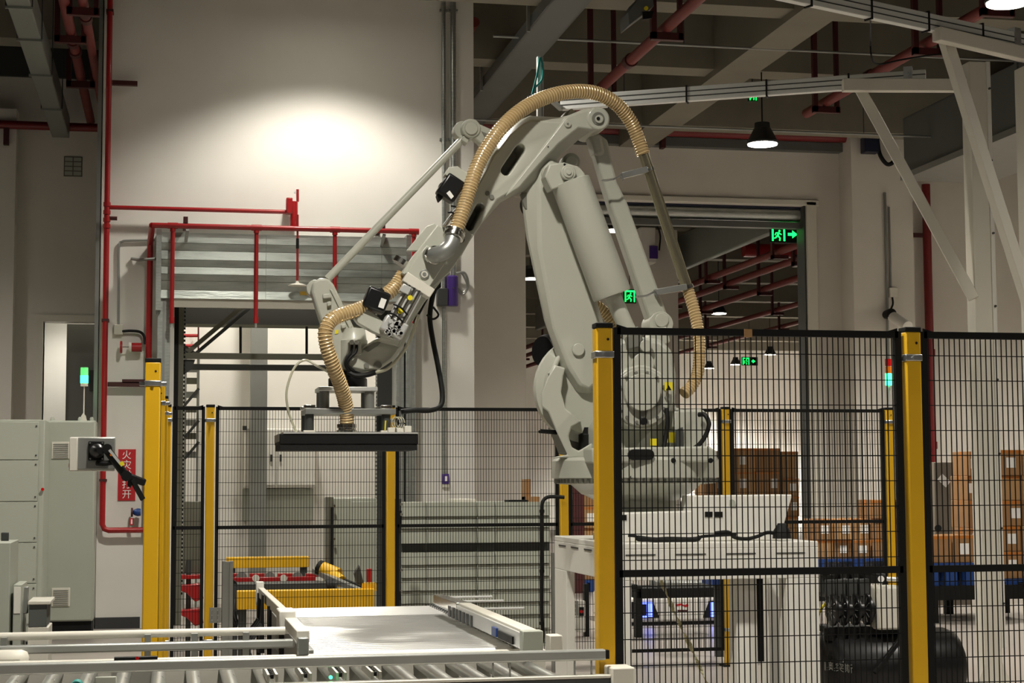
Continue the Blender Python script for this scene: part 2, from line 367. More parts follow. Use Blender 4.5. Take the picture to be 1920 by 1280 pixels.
# aluminium stub columns fixed to the rear fence
for x, h, lb in ((.415, .86, 'short grey aluminium upright plated to the yellow post by the chain conveyor'), (2.865, .89, 'short grey aluminium upright plated to the yellow post by the robot stand')):
    s = 1 if x < 1 else -1
    t = thing('aluminium_upright', (x, YK-.09, 0), lb, 'post')
    b = B()
    for dx in (-.026, .026): b.bx(x+dx-.012, x+dx+.012, YK-.13, YK-.06, 0, h)
    b.bx(x-.02, x+.02, YK-.12, YK-.07, 0, h-.004); b.obj('profile', M_ALUG, t)
    pl = B().bx(x-s*.10-.03, x-s*.10+.055, YK-.14, YK-.132, .42, .53).obj('fixing_plate', M_ALUG, t)
    for dx in (-.01, .03):
        for dz in (.44, .475, .51): B().cyl((x-s*.10+dx, YK-.14, dz), (x-s*.10+dx, YK-.146, dz), .006, 6).obj('bolt', M_ZINC, pl)
t = thing('power_cable', (2.8, YK-.3, 0), 'black cable bent over the rear fence and hanging to the floor', 'cable')
B().tube(smooth_path([at(1058, 932, YK-.1), at(1030, 931, YK-.1), at(1018, 940, YK-.1), at(1016, 965, YK-.1), at(1016, 1050, YK-.1), at(1016, 1150, YK-.1), at(1018, 1195, YK-.1), at(1010, 1215, YK-.1)], 6), .014, 8).obj('sheath', M_RUB, t)
b = B()
for y in (958, 1070, 1168): p = at(1016, y, YK-.1); b.cyl(p-Vector((0, 0, .012)), p+Vector((0, 0, .012)), .02, 8)
b.objs('cable_tie', M_BLACK, t)

# =================================================================== ROLLER CONVEYORS
ZR = .755
t = thing('roller_conveyor', (.2, 6.3, 0), 'low roller conveyor crossing the bottom of the photo with slanting rollers', 'conveyor')
x0, x1 = -1.5, 1.51
B().bx(x0, x1, 5.83, 5.87, .56, ZR-.006).obj('side_beam', M_DKGREY, t, .003)
B().bx(x0, x1, 5.825, 5.875, ZR-.006, ZR+.004).obj('beam_top', M_CREAM, t, .002)
B().bx(x1, x1+.085, 5.815, 5.925, .52, ZR+.03).obj('end_cover', M_CREAM, t, .006)
B().bx(x0, 1.47, 6.70, 6.75, .56, ZR+.01).obj('rear_side_beam', M_CREAM, t, .003)
B().bx(x0, 1.47, 5.9, 6.7, .57, .60).obj('drip_tray', M_DKGREY, t)
rm = B().cyl((0, 5.875, 0), (0, 6.70, 0), .026, 18).cyl((0, 5.86, 0), (0, 6.71, 0), .008, 6).mesh('roller'); rm.materials.append(M_ROLLF)
n = 23
for i in range(n):
    o = bpy.data.objects.new('roller', rm); col.objects.link(o); o.parent = t; o.location = Vector((x0+.09+i*.125, 0, ZR-.03))-ORG[t.name]
for x in (-.9, .42, 1.3):
    for y in (5.85, 6.72): B().bx(x-.035, x+.035, y-.03, y+.03, 0, .56).obj('leg', M_ALUG, t, .004)
# guard rails
g = B().bx(x0, 1.50, 5.85, 5.885, .808, .845).obj('guard_rail', M_RAIL, t, .006)
B().bx(1.50, 1.512, 5.852, 5.883, .812, .842).obj('rail_end_cap', M_BLACK, g)
b = B()
for x in (1.13, 1.42): b.beam((x-.03, 5.867, ZR), (x-.03, 5.867, .81), .006, .006).beam((x+.03, 5.867, ZR), (x+.03, 5.867, .81), .006, .006)
b.objs('rail_bracket', M_ALUG, g)
B().bx(-.235, -.165, 5.818, 5.826, .66, .80).obj('joint_plate', M_CAB, t, .004)
for dx in (-.22, -.18): B().bx(dx-.004, dx+.004, 5.812, 5.82, .745, .754).obj('plate_slot', M_BLACK, t)
for dx in (.335, .45, .57, .69):
    b = B()
    for k in (0, .028): b.beam((dx+k, 5.93, ZR+.012), (dx+k, 6.25, ZR+.012), .008, .026)
    o = b.obj('transfer_belt', M_CREAM, t)
    b = B()
    for k in range(5): b.bx(dx+.009, dx+.02, 5.97+k*.05, 5.985+k*.05, ZR+.006, ZR+.02)
    b.obj('belt_teeth', M_BLACK, o, kind='stuff')
B().cyl((.545, 5.92, ZR+.012), (.545, 5.912, ZR+.012), .006, 10).obj('green_indicator', M_GREENL, t)
B().cyl((-.30, 5.93, ZR), (-.30, 6.0, ZR), .02, 12).obj('teal_fitting', M_TEAL, t)
B().bx(-.2, -.04, 6.66, 6.70, ZR+.01, ZR+.022).obj('sensor_strip', M_BLACK, t)
B().cyl((-.115, 6.66, ZR+.018), (-.115, 6.655, ZR+.018), .007, 10).obj('red_indicator', M_REDL, t)
g = B().cyl((x0, 6.92, .842), (.455, 6.92, .842), .016, 14).obj('rear_guard_tube', M_CREAM, t)
g = B().bx(x0, .49, 6.86, 6.90, .778, .812).obj('rear_guard_rail', M_RAIL, t, .007)
b = B()
for x in (-.62, -.08, .1, .3): b.bx(x-.012, x+.012, 6.87, 6.93, .75, .842)
b.objs('rail_bracket', M_ALUG, g)
B().bx(-.66, -.52, 6.76, 6.86, .56, .80).obj('drive_cover', M_CREAM, t, .03)

# roller lane running away from the cross conveyor
t = thing('roller_lane', (.98, 8.1, 0), 'shiny close-pitched roller lane running under the gripper', 'conveyor')
lx0, lx1, ly0, ly1 = .575, 1.40, 6.98, 9.35
for x, nm in ((lx0-.025, 'side_beam'), (lx1+.025, 'side_beam')): B().bx(x-.025, x+.025, ly0, ly1, .60, ZR+.004).obj(nm, M_ALUG, t, .004)
rm = B().cyl((lx0, 0, 0), (lx1, 0, 0), .03, 20).mesh('roller'); rm.materials.append(M_ROLL)
k = 0; y = ly0+.04
while y < ly1:
    o = bpy.data.objects.new('roller', rm); col.objects.link(o); o.parent = t; o.location = Vector((0, y, ZR-.032))-ORG[t.name]; y += .075
b = B(); y = ly0+.02
while y < ly1: b.bx(lx1+.0, lx1+.012, y, y+.03, ZR-.01, ZR+.012); y += .0675
b.obj('roller_clip', M_DKGREY, t, kind='stuff')
for x in (lx0-.02, lx1+.02):
    for y in (7.2, 9.1): B().bx(x-.03, x+.03, y-.03, y+.03, 0, .6).obj('leg', M_ALUG, t, .004)
B().bx(lx0, lx1, ly0, ly1, .66, .68).obj('under_tray', M_DKGREY, t)
# side guides of the lane
gr = thing('side_guide', (1.36, 7.3, 0), 'long cream side guide with angled entry beside the roller lane', 'guide')
B().bx(1.335, 1.395, 6.46, 8.0, .835, .862).obj('guide_rail', M_CREAM, gr, .004)
B().bx(1.325, 1.335, 6.50, 8.0, .79, .85).obj('guide_face', M_ALU, gr)
B().prism([(1.325, 8.0, .862), (1.395, 8.0, .862), (1.36, 8.62, .862), (1.31, 8.62, .862)], (0, 0, -.045)).obj('flared_entry', M_STEEL, gr, .003)
B().bx(1.315, 1.395, 6.40, 6.46, .765, .866).obj('end_block', M_CAB, gr, .004)
B().bx(1.425, 1.475, 6.42, 6.50, .765, .845).obj('mount_block', M_CREAM, gr, .004)
for i in range(7): B().bx(1.318, 1.326, 7.55+i*.1, 7.60+i*.1, .785, .835).obj('lamella', M_DKGREY, gr)
B().bx(1.318, 1.327, 6.62, 6.92, .795, .825).obj('sensor_housing', M_BLACK, gr); B().bx(1.316, 1.327, 6.95, 7.05, .795, .83).obj('blue_sensor', M_BLUE, gr)
for y in (7.75, 8.25, 8.55): B().cyl((1.36, y, .85), (1.60, y, .85), .006, 8).obj('adjuster_rod', M_ALU, gr)
for y in (7.1, 7.7, 8.3): B().bx(1.41, 1.445, y-.02, y+.02, ZR+.012, .84).obj('stand', M_ALUG, gr)
gl = thing('side_guide', (.48, 7.9, 0), 'stepped white side guide standing between the aluminium upright and the roller lane', 'guide')
B().bx(.452, .492, 9.2, 9.26, .78, .905).obj('tall_block', M_WHITE, gl, .004)
B().beam((.478, 9.2, .85), (.485, 7.45, .865), .03, .05).obj('guide_rail', M_CREAM, gl, .003)
B().bx(.452, .522, 7.25, 7.45, .80, .895).obj('middle_block', M_WHITE, gl, .006)
B().beam((.50, 7.25, .845), (.512, 6.72, .835), .05, .045).obj('short_rail', M_CREAM, gl, .003)
B().bx(.487, .53, 6.66, 6.74, .77, .835).obj('end_block', M_ALUG, gl, .004)
for y in (7.3, 8.2, 9.15): B().bx(.455, .475, y-.02, y+.02, 0, .85).obj('stand', M_BLACK, gl)
B().prism([(.43, 8.5, .60), (.45, 8.5, .88), (.455, 8.5, .88), (.46, 8.5, .60)], (0, .12, 0)).obj('drive_cover', M_BLACK, gl)
b = B()
for i in range(5): b.tube(smooth_path([(.40, 8.1+i*.1, .58), (.37, 8.1+i*.13, .66), (.43, 8.2+i*.1, .76)], 5), .006, 5)
b.objs('cable', M_RUB, gl)

# =================================================================== ROBOT
YR = 9.2
tx0, tx1, ty0, ty1, tz = 2.22, 3.335, 8.52, 9.86, 1.11
t = thing('robot_stand', (2.85, 9.2, 0), 'white welded steel stand carrying the palletising robot', 'stand')
top = B().bx(tx0, tx1, ty0, ty1, tz-.03, tz).obj('top_plate', M_WHITE, t, .004)
b = B()
for x, y0, y1 in ((tx0, ty0, ty1), (tx1-.02, ty0, ty1)): b.bx(x, x+.02, y0, y1, tz-.19, tz-.03)
for y in (ty0, ty1-.02): b.bx(tx0+.02, tx1-.02, y, y+.02, tz-.19, tz-.03)
b.obj('apron', M_WHITE, t, .003)
lw = .11
for x, y, wd, dp in ((tx0, ty0, .10, .10), (tx0, ty1-.3, .05, .3), (at(1475, 1100, ty0).x, ty0, 3.335-at(1475, 1100, ty0).x, .12), (at(1380, 1100, ty0+.12).x, ty0+.12, .115, .12), (at(1441, 1100, ty1-.16).x, ty1-.16, .105, .16)): B().bx(x, x+wd, y, y+dp, .012, tz-.19).obj('leg', M_WHITE, t, .004)
B().bx(3.13, 3.17, ty0+.4, ty0+.44, .45, .9).obj('black_clip', M_BLACK, t)
for x, y in ((tx0+.1, ty0+.1), (tx1-.1, ty0+.1), (tx0+.1, ty1-.1), (tx1-.1, ty1-.1)): B().bx(x-.12, x+.12, y-.12, y+.12, 0, .012).obj('foot_plate', M_WHITE, t)
b = B()
for i in range(4):
    y = ty0+.12+i*.31; b.bx(tx0-.003, tx0+.001, y, y+.17, tz-.055, tz-.047)
    x = tx0+.07+i*.27; b.bx(x, x+.16, ty0-.003, ty0+.001, tz-.062, tz-.056)
b.objs('slot', M_DKGREY, t)
B().prism([(tx0+.022, 9.55, tz-.19), (tx0+.022, 9.85, tz-.19), (tx0+.022, 9.85, .3)], (.015, 0, 0)).obj('gusset', M_WHITE, t)
B().lathe((2.36, 9.05, tz), (0, 0, 1), [(0, .075), (.035, .075), (.036, .06), (.05, .06), (.051, .092), (.15, .088), (.185, .06), (.195, .02)], 28).obj('domed_cover', M_WHITE, t)
B().bx(2.285, 2.48, 8.96, 9.14, tz, tz+.035).obj('cover_foot', M_WHITE, t, .004)
# white slanted plate box behind the robot foot
pr = lambda pts, Y: [at(x, y, Y) for x, y in pts]
CN = 8.70
pts = pr([(1300, 929), (1486, 927), (1462, 1000), (1150, 1003), (1150, 962), (1296, 958)], CN); pts[2].z = pts[3].z = tz+.001
bxp = single(B().prism(pts, (0, .21, 0)), 'mounting_console', M_WHITE, (2.9, CN+.1, tz), 'white sloping steel console lying on the robot stand', 'console', bevel=.006)
for x in (1322, 1341): B().prism(pr([(x, 959), (x+14, 959), (x+14, 969), (x, 969)], CN-.004), (0, .01, 0)).obj('socket', M_BLACK, bxp)
B().prism(pr([(1162, 965), (1175, 965), (1175, 975), (1162, 975)], CN-.004), (0, .01, 0)).obj('socket', M_BLACK, bxp)
B().cyl(at(1372, 943, CN-.004), at(1372, 943, CN+.005), .02, 16).obj('round_plug', M_CAB, bxp)
c = thing('cable_bundle', (2.9, 8.75, tz), 'black cables lying along the front of the robot stand', 'cable')
b = B(); P = lambda x, y: Vector((at(x, y, 8.62).x, 8.62, tz+.013+max(0, 1006-y)*.004))
b.tube(smooth_path([P(1178, 1000), P(1192, 1001), P(1200, 1007), P(1250, 1004), P(1305, 1005), P(1320, 1002), P(1380, 1000)], 6), .008, 6)
b.tube(smooth_path([P(1340, 998), P(1365, 997), P(1378, 1004), P(1400, 1006), P(1420, 1003), P(1440, 998), P(1462, 1001)], 6), .01, 6)
b.tube(smooth_path([P(1195, 1003), P(1230, 1008), P(1300, 1008), P(1312, 1003)], 6), .014, 6); b.objs('cable', M_RUB, c)
B().lathe(P(1466, 1006), (0, 0, 1), [(0, .05), (.04, .045), (.08, .02)], 12).obj('coiled_end', M_RUB, c)
B().tube(smooth_path([P(1364, 996), P(1370, 1000), P(1376, 1003)], 4), .007, 6).obj('yellow_plug', M_STICK, c)

rb = thing('palletising_robot', (2.56, YR, tz), 'large pale grey four-axis palletising robot with suction hose and gripper', 'robot')
R_ = lambda x, y, dy=0.0: at(x, y, YR+dy)
def rp(pts, dy0, depth, name, m=M_ROBOT, *rest, bevel=.012, parent=rb):      # side-view outline at its own depth, given real thickness
    for q in rest:
        if isinstance(q, (int, float)): bevel = q
        else: parent = q
    return B().prism([R_(x, y, dy0) for x, y in pts], (0, depth, 0)).obj(name, m, parent, bevel)
def boss(x, y, dy0, dy1, r, name, m=M_ROBOT, parent=rb, n=28, r2=None, bevel=.004):
    c = R_(x, y, dy0); return B().cyl(c, c+Vector((0, dy1-dy0, 0)), r, n, r2).obj(name, m, parent, bevel)
# --- base: foot, turntable, shoulder housing
ctr = R_(1195, 900); cx = ctr.x-.01
pz = lambda y: R_(1200, y).z
B().lathe((cx, YR, tz), (0, 0, 1), [(0, .24), (.03, .24), (.035, .21), (pz(938)-tz, .225), (pz(925)-tz, .30)], 40).obj('pedestal', M_ROBOT, rb)
tt = B().lathe((cx, YR, 0), (0, 0, 1), [(pz(926), .30), (pz(908), .36), (pz(906), .44), (pz(896), .445), (pz(895.5), .465), (pz(864), .465), (pz(858), .45), (pz(857), .40)], 64).obj('turntable', M_ROBOT, rb)
b = B()
for i in range(72):
    a = 2*math.pi*i/72; b.box((cx+.447*math.cos(a), YR+.447*math.sin(a), pz(901)), (.012, .012, .022))
b.obj('gear_teeth', M_ROBOTD, tt, kind='stuff')
b = B()
for x in (1162, 1183, 1207, 1232, 1257, 1298): p = R_(x, 894, -.44+abs(x-1195)*.0009); b.cyl(p, p-Vector((0, .012, 0)), .008, 8)
b.objs('flange_bolt', M_BLACK, tt)
hs = rp([(1118, 858), (1118, 800), (1135, 770), (1143, 720), (1140, 668), (1150, 640), (1185, 628), (1240, 635), (1262, 655), (1270, 700), (1268, 765), (1325, 772), (1330, 860)], -.26, .36, 'shoulder_housing', bevel=.03)
lf = B().loft([[R_(x, y, d) for x, y in ((1040, 684), (1027, 708), (1015, 735), (1015, 762), (1028, 772), (1040, 802), (1064, 852), (1032, 858), (1110, 858), (1110, 830), (1085, 845), (1072, 838), (1066, 818), (1072, 800), (1090, 790), (1060, 765), (1052, 735), (1056, 705), (1060, 690))] for d in (-.16, -.06)]).obj('front_casting', M_ROBOT, rb, .008)
rp([(1052, 700), (1110, 700), (1110, 856), (1066, 850), (1046, 800), (1040, 760)], .0, .25, 'casting_web', M_ROBOTD, .01)
B().lathe(R_(1098, 842, -.05), (0, 0, 1), [(0, .04), (.08, .04), (.085, .03), (.12, .03)], 16).obj('base_motor', M_GLOSSB, rb)
ringp = [(-.02, .30), (.05, .30), (.06, .26), (.09, .25), (.10, .20)]
c0 = R_(1100, 730, .02); B().lathe(c0, (0, -1, 0), ringp, 40).obj('shoulder_ring', M_ROBOT, rb)
rp([(1028, 700), (1033, 694), (1060, 640), (1064, 644), (1038, 706)], -.1, .06, 'cast_rib')
dr = boss(1203, 745, -.36, -.2, .175, 'drive_drum', bevel=.01)
boss(1203, 745, -.385, -.36, .155, 'drum_flange', parent=dr)
boss(1205, 735, -.42, -.385, .10, 'drum_cap', parent=dr)
B().prism([R_(x, y, -.388) for x, y in ((1182, 748), (1238, 744), (1240, 758), (1214, 768), (1210, 786), (1203, 788), (1198, 770), (1186, 760))], (0, -.01, 0)).obj('shaft_recess', M_ROBOTD, dr)
boss(1208, 789, -.41, -.38, .02, 'shaft_plug', M_BLACK, dr, 12)
b = B()
for i in range(14):
    a = 2*math.pi*i/14; c = R_(1203, 745, -.385)+Vector((.135*math.cos(a), 0, .135*math.sin(a))); b.cyl(c, c-Vector((0, .012, 0)), .009, 6)
b.objs('drum_bolt', M_ROBOTD, dr)
mb = rp([(1262, 768), (1318, 766), (1327, 776), (1327, 842), (1262, 848)], -.34, .25, 'motor_box', bevel=.015)
boss(1207, 681, -.29, -.25, .06, 'upper_cap'); boss(1165, 705, -.30, -.25, .028, 'side_cap'); boss(1212, 648, -.3, -.25, .035, 'link_pin_cap')
rp([(1175, 632), (1196, 610), (1206, 625), (1200, 650), (1178, 655)], -.30, .1, 'cylinder_foot_bracket', M_ROBOTD, .006)
slotp = arc((1189, 852), 10, 90, 270, 8)+arc((1217, 852), 10, -90, 90, 8)
rp(slotp, -.475, .06, 'fork_pocket', M_BLACK, 0)
rp([(1110, 840), (1330, 836), (1345, 845), (1345, 866), (1110, 868)], -.45, .2, 'skirt_plate', bevel=.01)
for x in (1263, 1333): boss(x, 863, -.462, -.45, .014, 'skirt_hole', M_BLACK)
rp([(1268, 806), (1281, 800), (1281, 848), (1268, 850)], -.36, .04, 'connector_block', M_DKGREY, .004)
B().tube(smooth_path([R_(1310, 777, -.37), R_(1322, 778, -.4), R_(1329, 795, -.42), R_(1322, 818, -.42), R_(1305, 838, -.41), R_(1280, 846, -.41), R_(1255, 849, -.42), R_(1240, 856, -.42)], 6), .013, 8).obj('power_cable', M_RUB, rb)
B().tube(smooth_path([R_(1250, 765, -.4), R_(1252, 790, -.41), R_(1248, 820, -.41), R_(1243, 850, -.42)], 6), .013, 8).obj('signal_cable', M_RUB, rb)
for x, y, s in ((1254, 728, 12), (1257, 825, 15), (1226, 832, 10)): rp([(x-s*.6, y-s), (x+s*.6, y-s), (x+s*.6, y+s*.3), (x-s*.6, y+s*.3)], -.41 if x < 1256 else -.352, .008, 'warning_sticker', M_STICK, 0)
rp([(1249, 731), (1254, 722), (1259, 731)], -.413, .004, 'warning_triangle', M_BLACK, 0)
b = B().cyl(R_(1044, 812, -.1), R_(1011, 809, -.16), .008, 8).cyl(R_(1044, 808, -.1), R_(1014, 806, -.16), .006, 8); b.objs('release_lever', M_BLACK, rb)
# black motor behind the lower arm
c = R_(1016, 658, .22); ax = Vector((-.85, -.52, 0)).normalized()
mo = B().lathe(c, -ax, [(0, .05), (.001, .085), (.03, .098), (.06, .098), (.065, .085), (.12, .08), (.3, .08)], 28).obj('arm_motor', M_GLOSSB, rb)
# --- lower arm
LF = [(1031, 300), (1045, 306), (1062, 330), (1063, 370), (1080, 460), (1122, 600), (1128, 680), (1120, 715), (1105, 730), (1088, 722), (1068, 690), (1040, 620), (1012, 470), (1010, 350), (1016, 315)]
LM = [(1031, 299), (1046, 305), (1064, 330), (1066, 370), (1086, 460), (1130, 600), (1136, 680), (1128, 720), (1105, 738), (1080, 735), (1052, 692), (1020, 600), (987, 446), (976, 362), (1008, 318)]
la = B().loft([[R_(x, y, -.14) for x, y in LF], [R_(x, y, -.08) for x, y in LM], [R_(x, y, .13) for x, y in LM], [R_(x, y, .17) for x, y in LF]]).obj('lower_arm', M_ROBOT, rb, .014)
rp([(975, 364), (1008, 352), (1012, 400), (985, 392)], -.10, .02, 'joint_shadow_plate', M_ROBOTD, .004, la)  # dark plate in place of the shadowed gap at the elbow
for r, d0, d1, nm in ((.062, -.165, -.14, 'elbow_boss'), (.045, -.175, -.165, 'elbow_ring'), (.03, -.185, -.175, 'elbow_pin')): boss(1037, 327, d0, d1, r, nm, parent=la)
boss(1085, 655, -.155, -.14, .035, 'pivot_cap', parent=la)
B().cyl(R_(1000, 385, -.02), R_(1000, 385, .1), .075, 28).obj('elbow_motor', M_DKGREY, la)
boss(1072, 303, .02, .14, .05, 'elbow_lug', parent=la); boss(1072, 303, -.01, .02, .035, 'lug_cap', parent=la)
# --- spring balance cylinder
D0 = -.24
a, c = R_(1069, 340, D0), R_(1148, 554, D0)
sb = B().lathe(a, c-a, [(0, .10), (.004, .108), (.02, .108), ((c-a).length-.012, .108), ((c-a).length, .104)], 44).obj('balance_cylinder', M_ROBOT, rb)
rp([(1022, 330), (1030, 308), (1058, 304), (1086, 312), (1096, 324), (1100, 336), (1034, 356)], D0-.06, .12, 'cylinder_head', parent=sb, bevel=.008)
boss(1066, 323, D0-.085, D0-.06, .042, 'head_boss', parent=sb); boss(1066, 323, D0-.092, D0-.085, .03, 'head_ring', parent=sb); boss(1067, 323, D0-.098, D0-.092, .014, 'head_screw', parent=sb)
boss(1059, 308, D0-.066, D0-.06, .007, 'plug', M_BLACK, sb, 8)
B().cyl(c, R_(1186, 640, D0), .046, 24).obj('piston_rod', M_ROBOT, sb)
# --- rear parallel link
D1 = .06
q = [(1102, 246), (1118, 246), (1140, 262), (1150, 310), (1158, 342), (1177, 380), (1256, 600), (1219, 606), (1143, 380), (1132, 345), (1116, 290)]
lk = rp(q, D1-.05, .10, 'rear_link', bevel=.014)
boss(1240, 607, D1-.09, D1+.08, .07, 'link_eye', parent=lk); boss(1241, 600, D1-.10, D1-.09, .04, 'link_pin', parent=lk)
rp([(1106, 250), (1130, 252), (1135, 290), (1118, 292)], D1-.07, .14, 'link_shoulder', parent=lk, bevel=.02)
rp([(1225, 615), (1250, 610), (1258, 640), (1232, 660), (1215, 680), (1200, 660)], D1-.1, .1, 'link_crank', parent=lk, bevel=.01)
# --- upper arm
UM = [(1130, 206), (1139, 214), (1141, 226), (1135, 238), (1124, 243), (1104, 247), (1085, 262), (1052, 290), (1030, 318), (1008, 343), (985, 358), (957, 369), (938, 380), (905, 417), (888, 441), (858, 486), (825, 530), (795, 568), (772, 605), (748, 650), (708, 640), (742, 590), (786, 520), (826, 450), (858, 400), (886, 345), (916, 290), (950, 246), (976, 224), (993, 217), (1048, 220), (1066, 216), (1090, 206), (1112, 203)]
UF = list(UM)
for i, q in {5: (1100, 238), 6: (1070, 244), 7: (1037, 264), 8: (1012, 296), 9: (992, 322), 10: (974, 345), 11: (951, 362), 12: (932, 374), 27: (958, 252), 28: (982, 232), 29: (997, 226), 30: (1046, 229), 31: (1064, 225), 26: (926, 294), 25: (896, 349)}.items(): UF[i] = q
ub = B().loft([[R_(x, y, -.15) for x, y in UF], [R_(x, y, -.09) for x, y in UM], [R_(x, y, .10) for x, y in UM], [R_(x, y, .15) for x, y in UF]])
ua = ub.obj('upper_arm', M_ROBOT, rb)
def cut(o, pts, dy0, depth):                                       # carve a real pocket into a casting, then drop the tool
    cb = B().prism([R_(x, y, dy0)-ORG[rb.name] for x, y in pts], (0, depth, 0)); me = cb.mesh('tool'); c = bpy.data.objects.new('tool', me); col.objects.link(c)
    c.location = ORG[rb.name]; me.materials.append(M_BLACK)
    md = o.modifiers.new('cut', 'BOOLEAN'); md.object = c; md.operation = 'DIFFERENCE'; md.solver = 'EXACT'
    bpy.context.view_layer.update(); dg = bpy.context.evaluated_depsgraph_get()
    nm = bpy.data.meshes.new_from_object(o.evaluated_get(dg)); o.modifiers.clear(); o.data = nm; bpy.data.objects.remove(c)
def pill(x0, y0, x1, y1, r):
    a = math.degrees(math.atan2(y1-y0, x1-x0)); return arc((x0, y0), r, a+90, a+270, 8)+arc((x1, y1), r, a-90, a+90, 8)
cut(ua, pill(979, 276, 952, 316, 9.5), -.2, .28)
cut(ua, pill(903, 386, 884, 422, 8), -.2, .28)
md = ua.modifiers.new('bevel', 'BEVEL'); md.width = .012; md.segments = 2; md.limit_method = 'ANGLE'; md.angle_limit = math.radians(30)
e = boss(1122, 222, -.175, .175, .066, 'rear_eye', parent=ua, n=36, bevel=.01)
boss(1122, 222, -.18, -.174, .036, 'eye_recess', M_ROBOTD, ua, 24, bevel=0); boss(1124, 223, -.19, -.174, .024, 'eye_pin', parent=ua); boss(1122, 222, -.194, -.188, .01, 'eye_screw_hole', M_BLACK, ua, 12, bevel=0)
rp([(1054, 228), (1062, 218), (1095, 207), (1118, 203), (1138, 214), (1135, 236), (1112, 244), (1085, 240), (1050, 268), (1015, 305), (975, 352), (948, 368), (960, 348), (1010, 285)], -.168, .05, 'arm_rib', parent=ua, bevel=.01)
boss(1065, 232, -.178, -.165, .02, 'rib_boss', parent=ua); boss(1065, 232, -.181, -.177, .006, 'rib_screw', M_ROBOTD, ua, 8, bevel=0)
boss(1028, 275, -.172, -.165, .004, 'tapped_hole', M_BLACK, ua, 8, bevel=0)
for x, y in ((914, 362), (922, 369)): boss(x, y, -.158, -.15, .013, 'arm_bolt', M_ROBOTD, ua, 12, bevel=0)
rp([(1052, 222), (1060, 210), (1072, 203), (1084, 213), (1076, 219)], -.05, .1, 'cast_lug', parent=ua, bevel=.004)
rp([(1056, 218), (1062, 209), (1070, 205), (1062, 219)], -.055, .03, 'lug_pad', M_ROBOTD, ua, .002)
# --- upper parallel rod with its triangle link
D2 = .22
rod = B().cyl(R_(876, 252, D2), R_(614, 523, D2), .0215, 20).obj('parallel_rod', M_ROBOT, rb)
tl = rp([(886, 226), (925, 243), (948, 268), (930, 290), (904, 272), (884, 256)], D2-.05, .08, 'triangle_link', bevel=.012)
rp([(903, 246), (922, 254), (930, 272), (912, 262)], D2-.055, .006, 'link_window', M_ROBOTD, tl, 0)
boss(884, 240, D2-.06, D2+.06, .055, 'rod_eye', parent=tl, bevel=.008); boss(884, 240, D2-.07, D2-.06, .038, 'rod_pin', parent=tl); boss(868, 243, D2, D2+.1, .05, 'eye_bush', parent=tl)
rp([(864, 262), (874, 246), (884, 255), (876, 270)], D2-.04, .08, 'rod_fork', parent=rod, bevel=.006)
# --- wrist: triangle plate, knuckle, flange
tp = rp([(588, 528), (600, 521), (616, 522), (626, 533), (646, 575), (664, 614), (672, 640), (672, 704), (618, 704), (618, 650), (598, 590), (584, 545)], -.02, .12, 'wrist_plate', bevel=.012)
boss(592, 541, .1, .16, .05, 'plate_eye', parent=tp)
rp([(618, 541), (626, 545), (661, 612), (655, 616)], -.03, .012, 'plate_rib', parent=tp, bevel=.004)
for q in ([(605, 551), (621, 550), (622, 558), (606, 560)], [(613, 566), (621, 564), (622, 572), (614, 574)], [(639, 609), (648, 606), (650, 614), (641, 616)]): rp(q, -.04, .025, 'plate_boss', parent=tp, bevel=.004)
rp([(628, 619), (635, 618), (634, 625), (628, 626)], -.024, .004, 'yellow_dot', M_STICK, tp, 0)
kn = rp([(650, 690), (651, 672), (668, 664), (684, 648), (708, 632), (725, 636), (742, 612), (760, 590), (778, 608), (756, 650), (736, 676), (712, 692), (682, 697)], -.13, .26, 'wrist_casting', bevel=.016)
B().lathe(R_(663, 694, -.0), (0, 0, 1), [(0, .075), (.16, .075), (.165, .07), (.225, .06), (.23, .02)], 32).obj('axis_housing', M_ROBOT, kn)
rp([(653, 641), (678, 641), (678, 665), (653, 668)], -.14, .06, 'connector_plate', M_ROBOT, kn, .004)
b = B()
for dx in (0, 9): b.tube(smooth_path([R_(660+dx, 647, -.15), R_(658+dx, 660, -.16), R_(650+dx*.6, 672, -.165), R_(648+dx*.4, 684, -.16), R_(655+dx, 696, -.15)], 6), .008, 8)
b.objs('signal_cable', M_RUB, kn)
for dx in (0, 9): boss(660+dx, 641, -.16, -.13, .012, 'gland', M_ALU, kn, 12)
boss(687, 685, -.136, -.13, .014, 'seal_plug', M_ROBOTD, kn, 16, bevel=0); boss(709, 684, -.136, -.13, .02, 'seal_plug', M_ROBOTD, kn, 16, bevel=0)
rp([(680, 655), (700, 642), (716, 640), (708, 648), (690, 660)], -.135, .02, 'casting_window', M_ROBOTD, kn, .004)
fx = R_(652, 700).x; fz = lambda y: R_(652, y).z
B().lathe((fx, YR, fz(726)), (0, 0, 1), [(0, .105), (.045, .105), (.06, .085), (.065, .07), (.085, .07)], 32).obj('tool_flange', M_GLOSSB, kn)
B().tube(smooth_path([R_(652, 697, -.14), R_(668, 704, -.15), R_(690, 702, -.14), R_(706, 697, -.1)], 6), .014, 8).obj('looped_cable', M_RUB, kn)
B().tube(smooth_path([R_(785, 590, -.16), R_(772, 630, -.18), R_(752, 665, -.18), R_(728, 690, -.16), R_(705, 698, -.14)], 8), .009, 8).obj('clear_air_hose', M_CLEAR, rb)
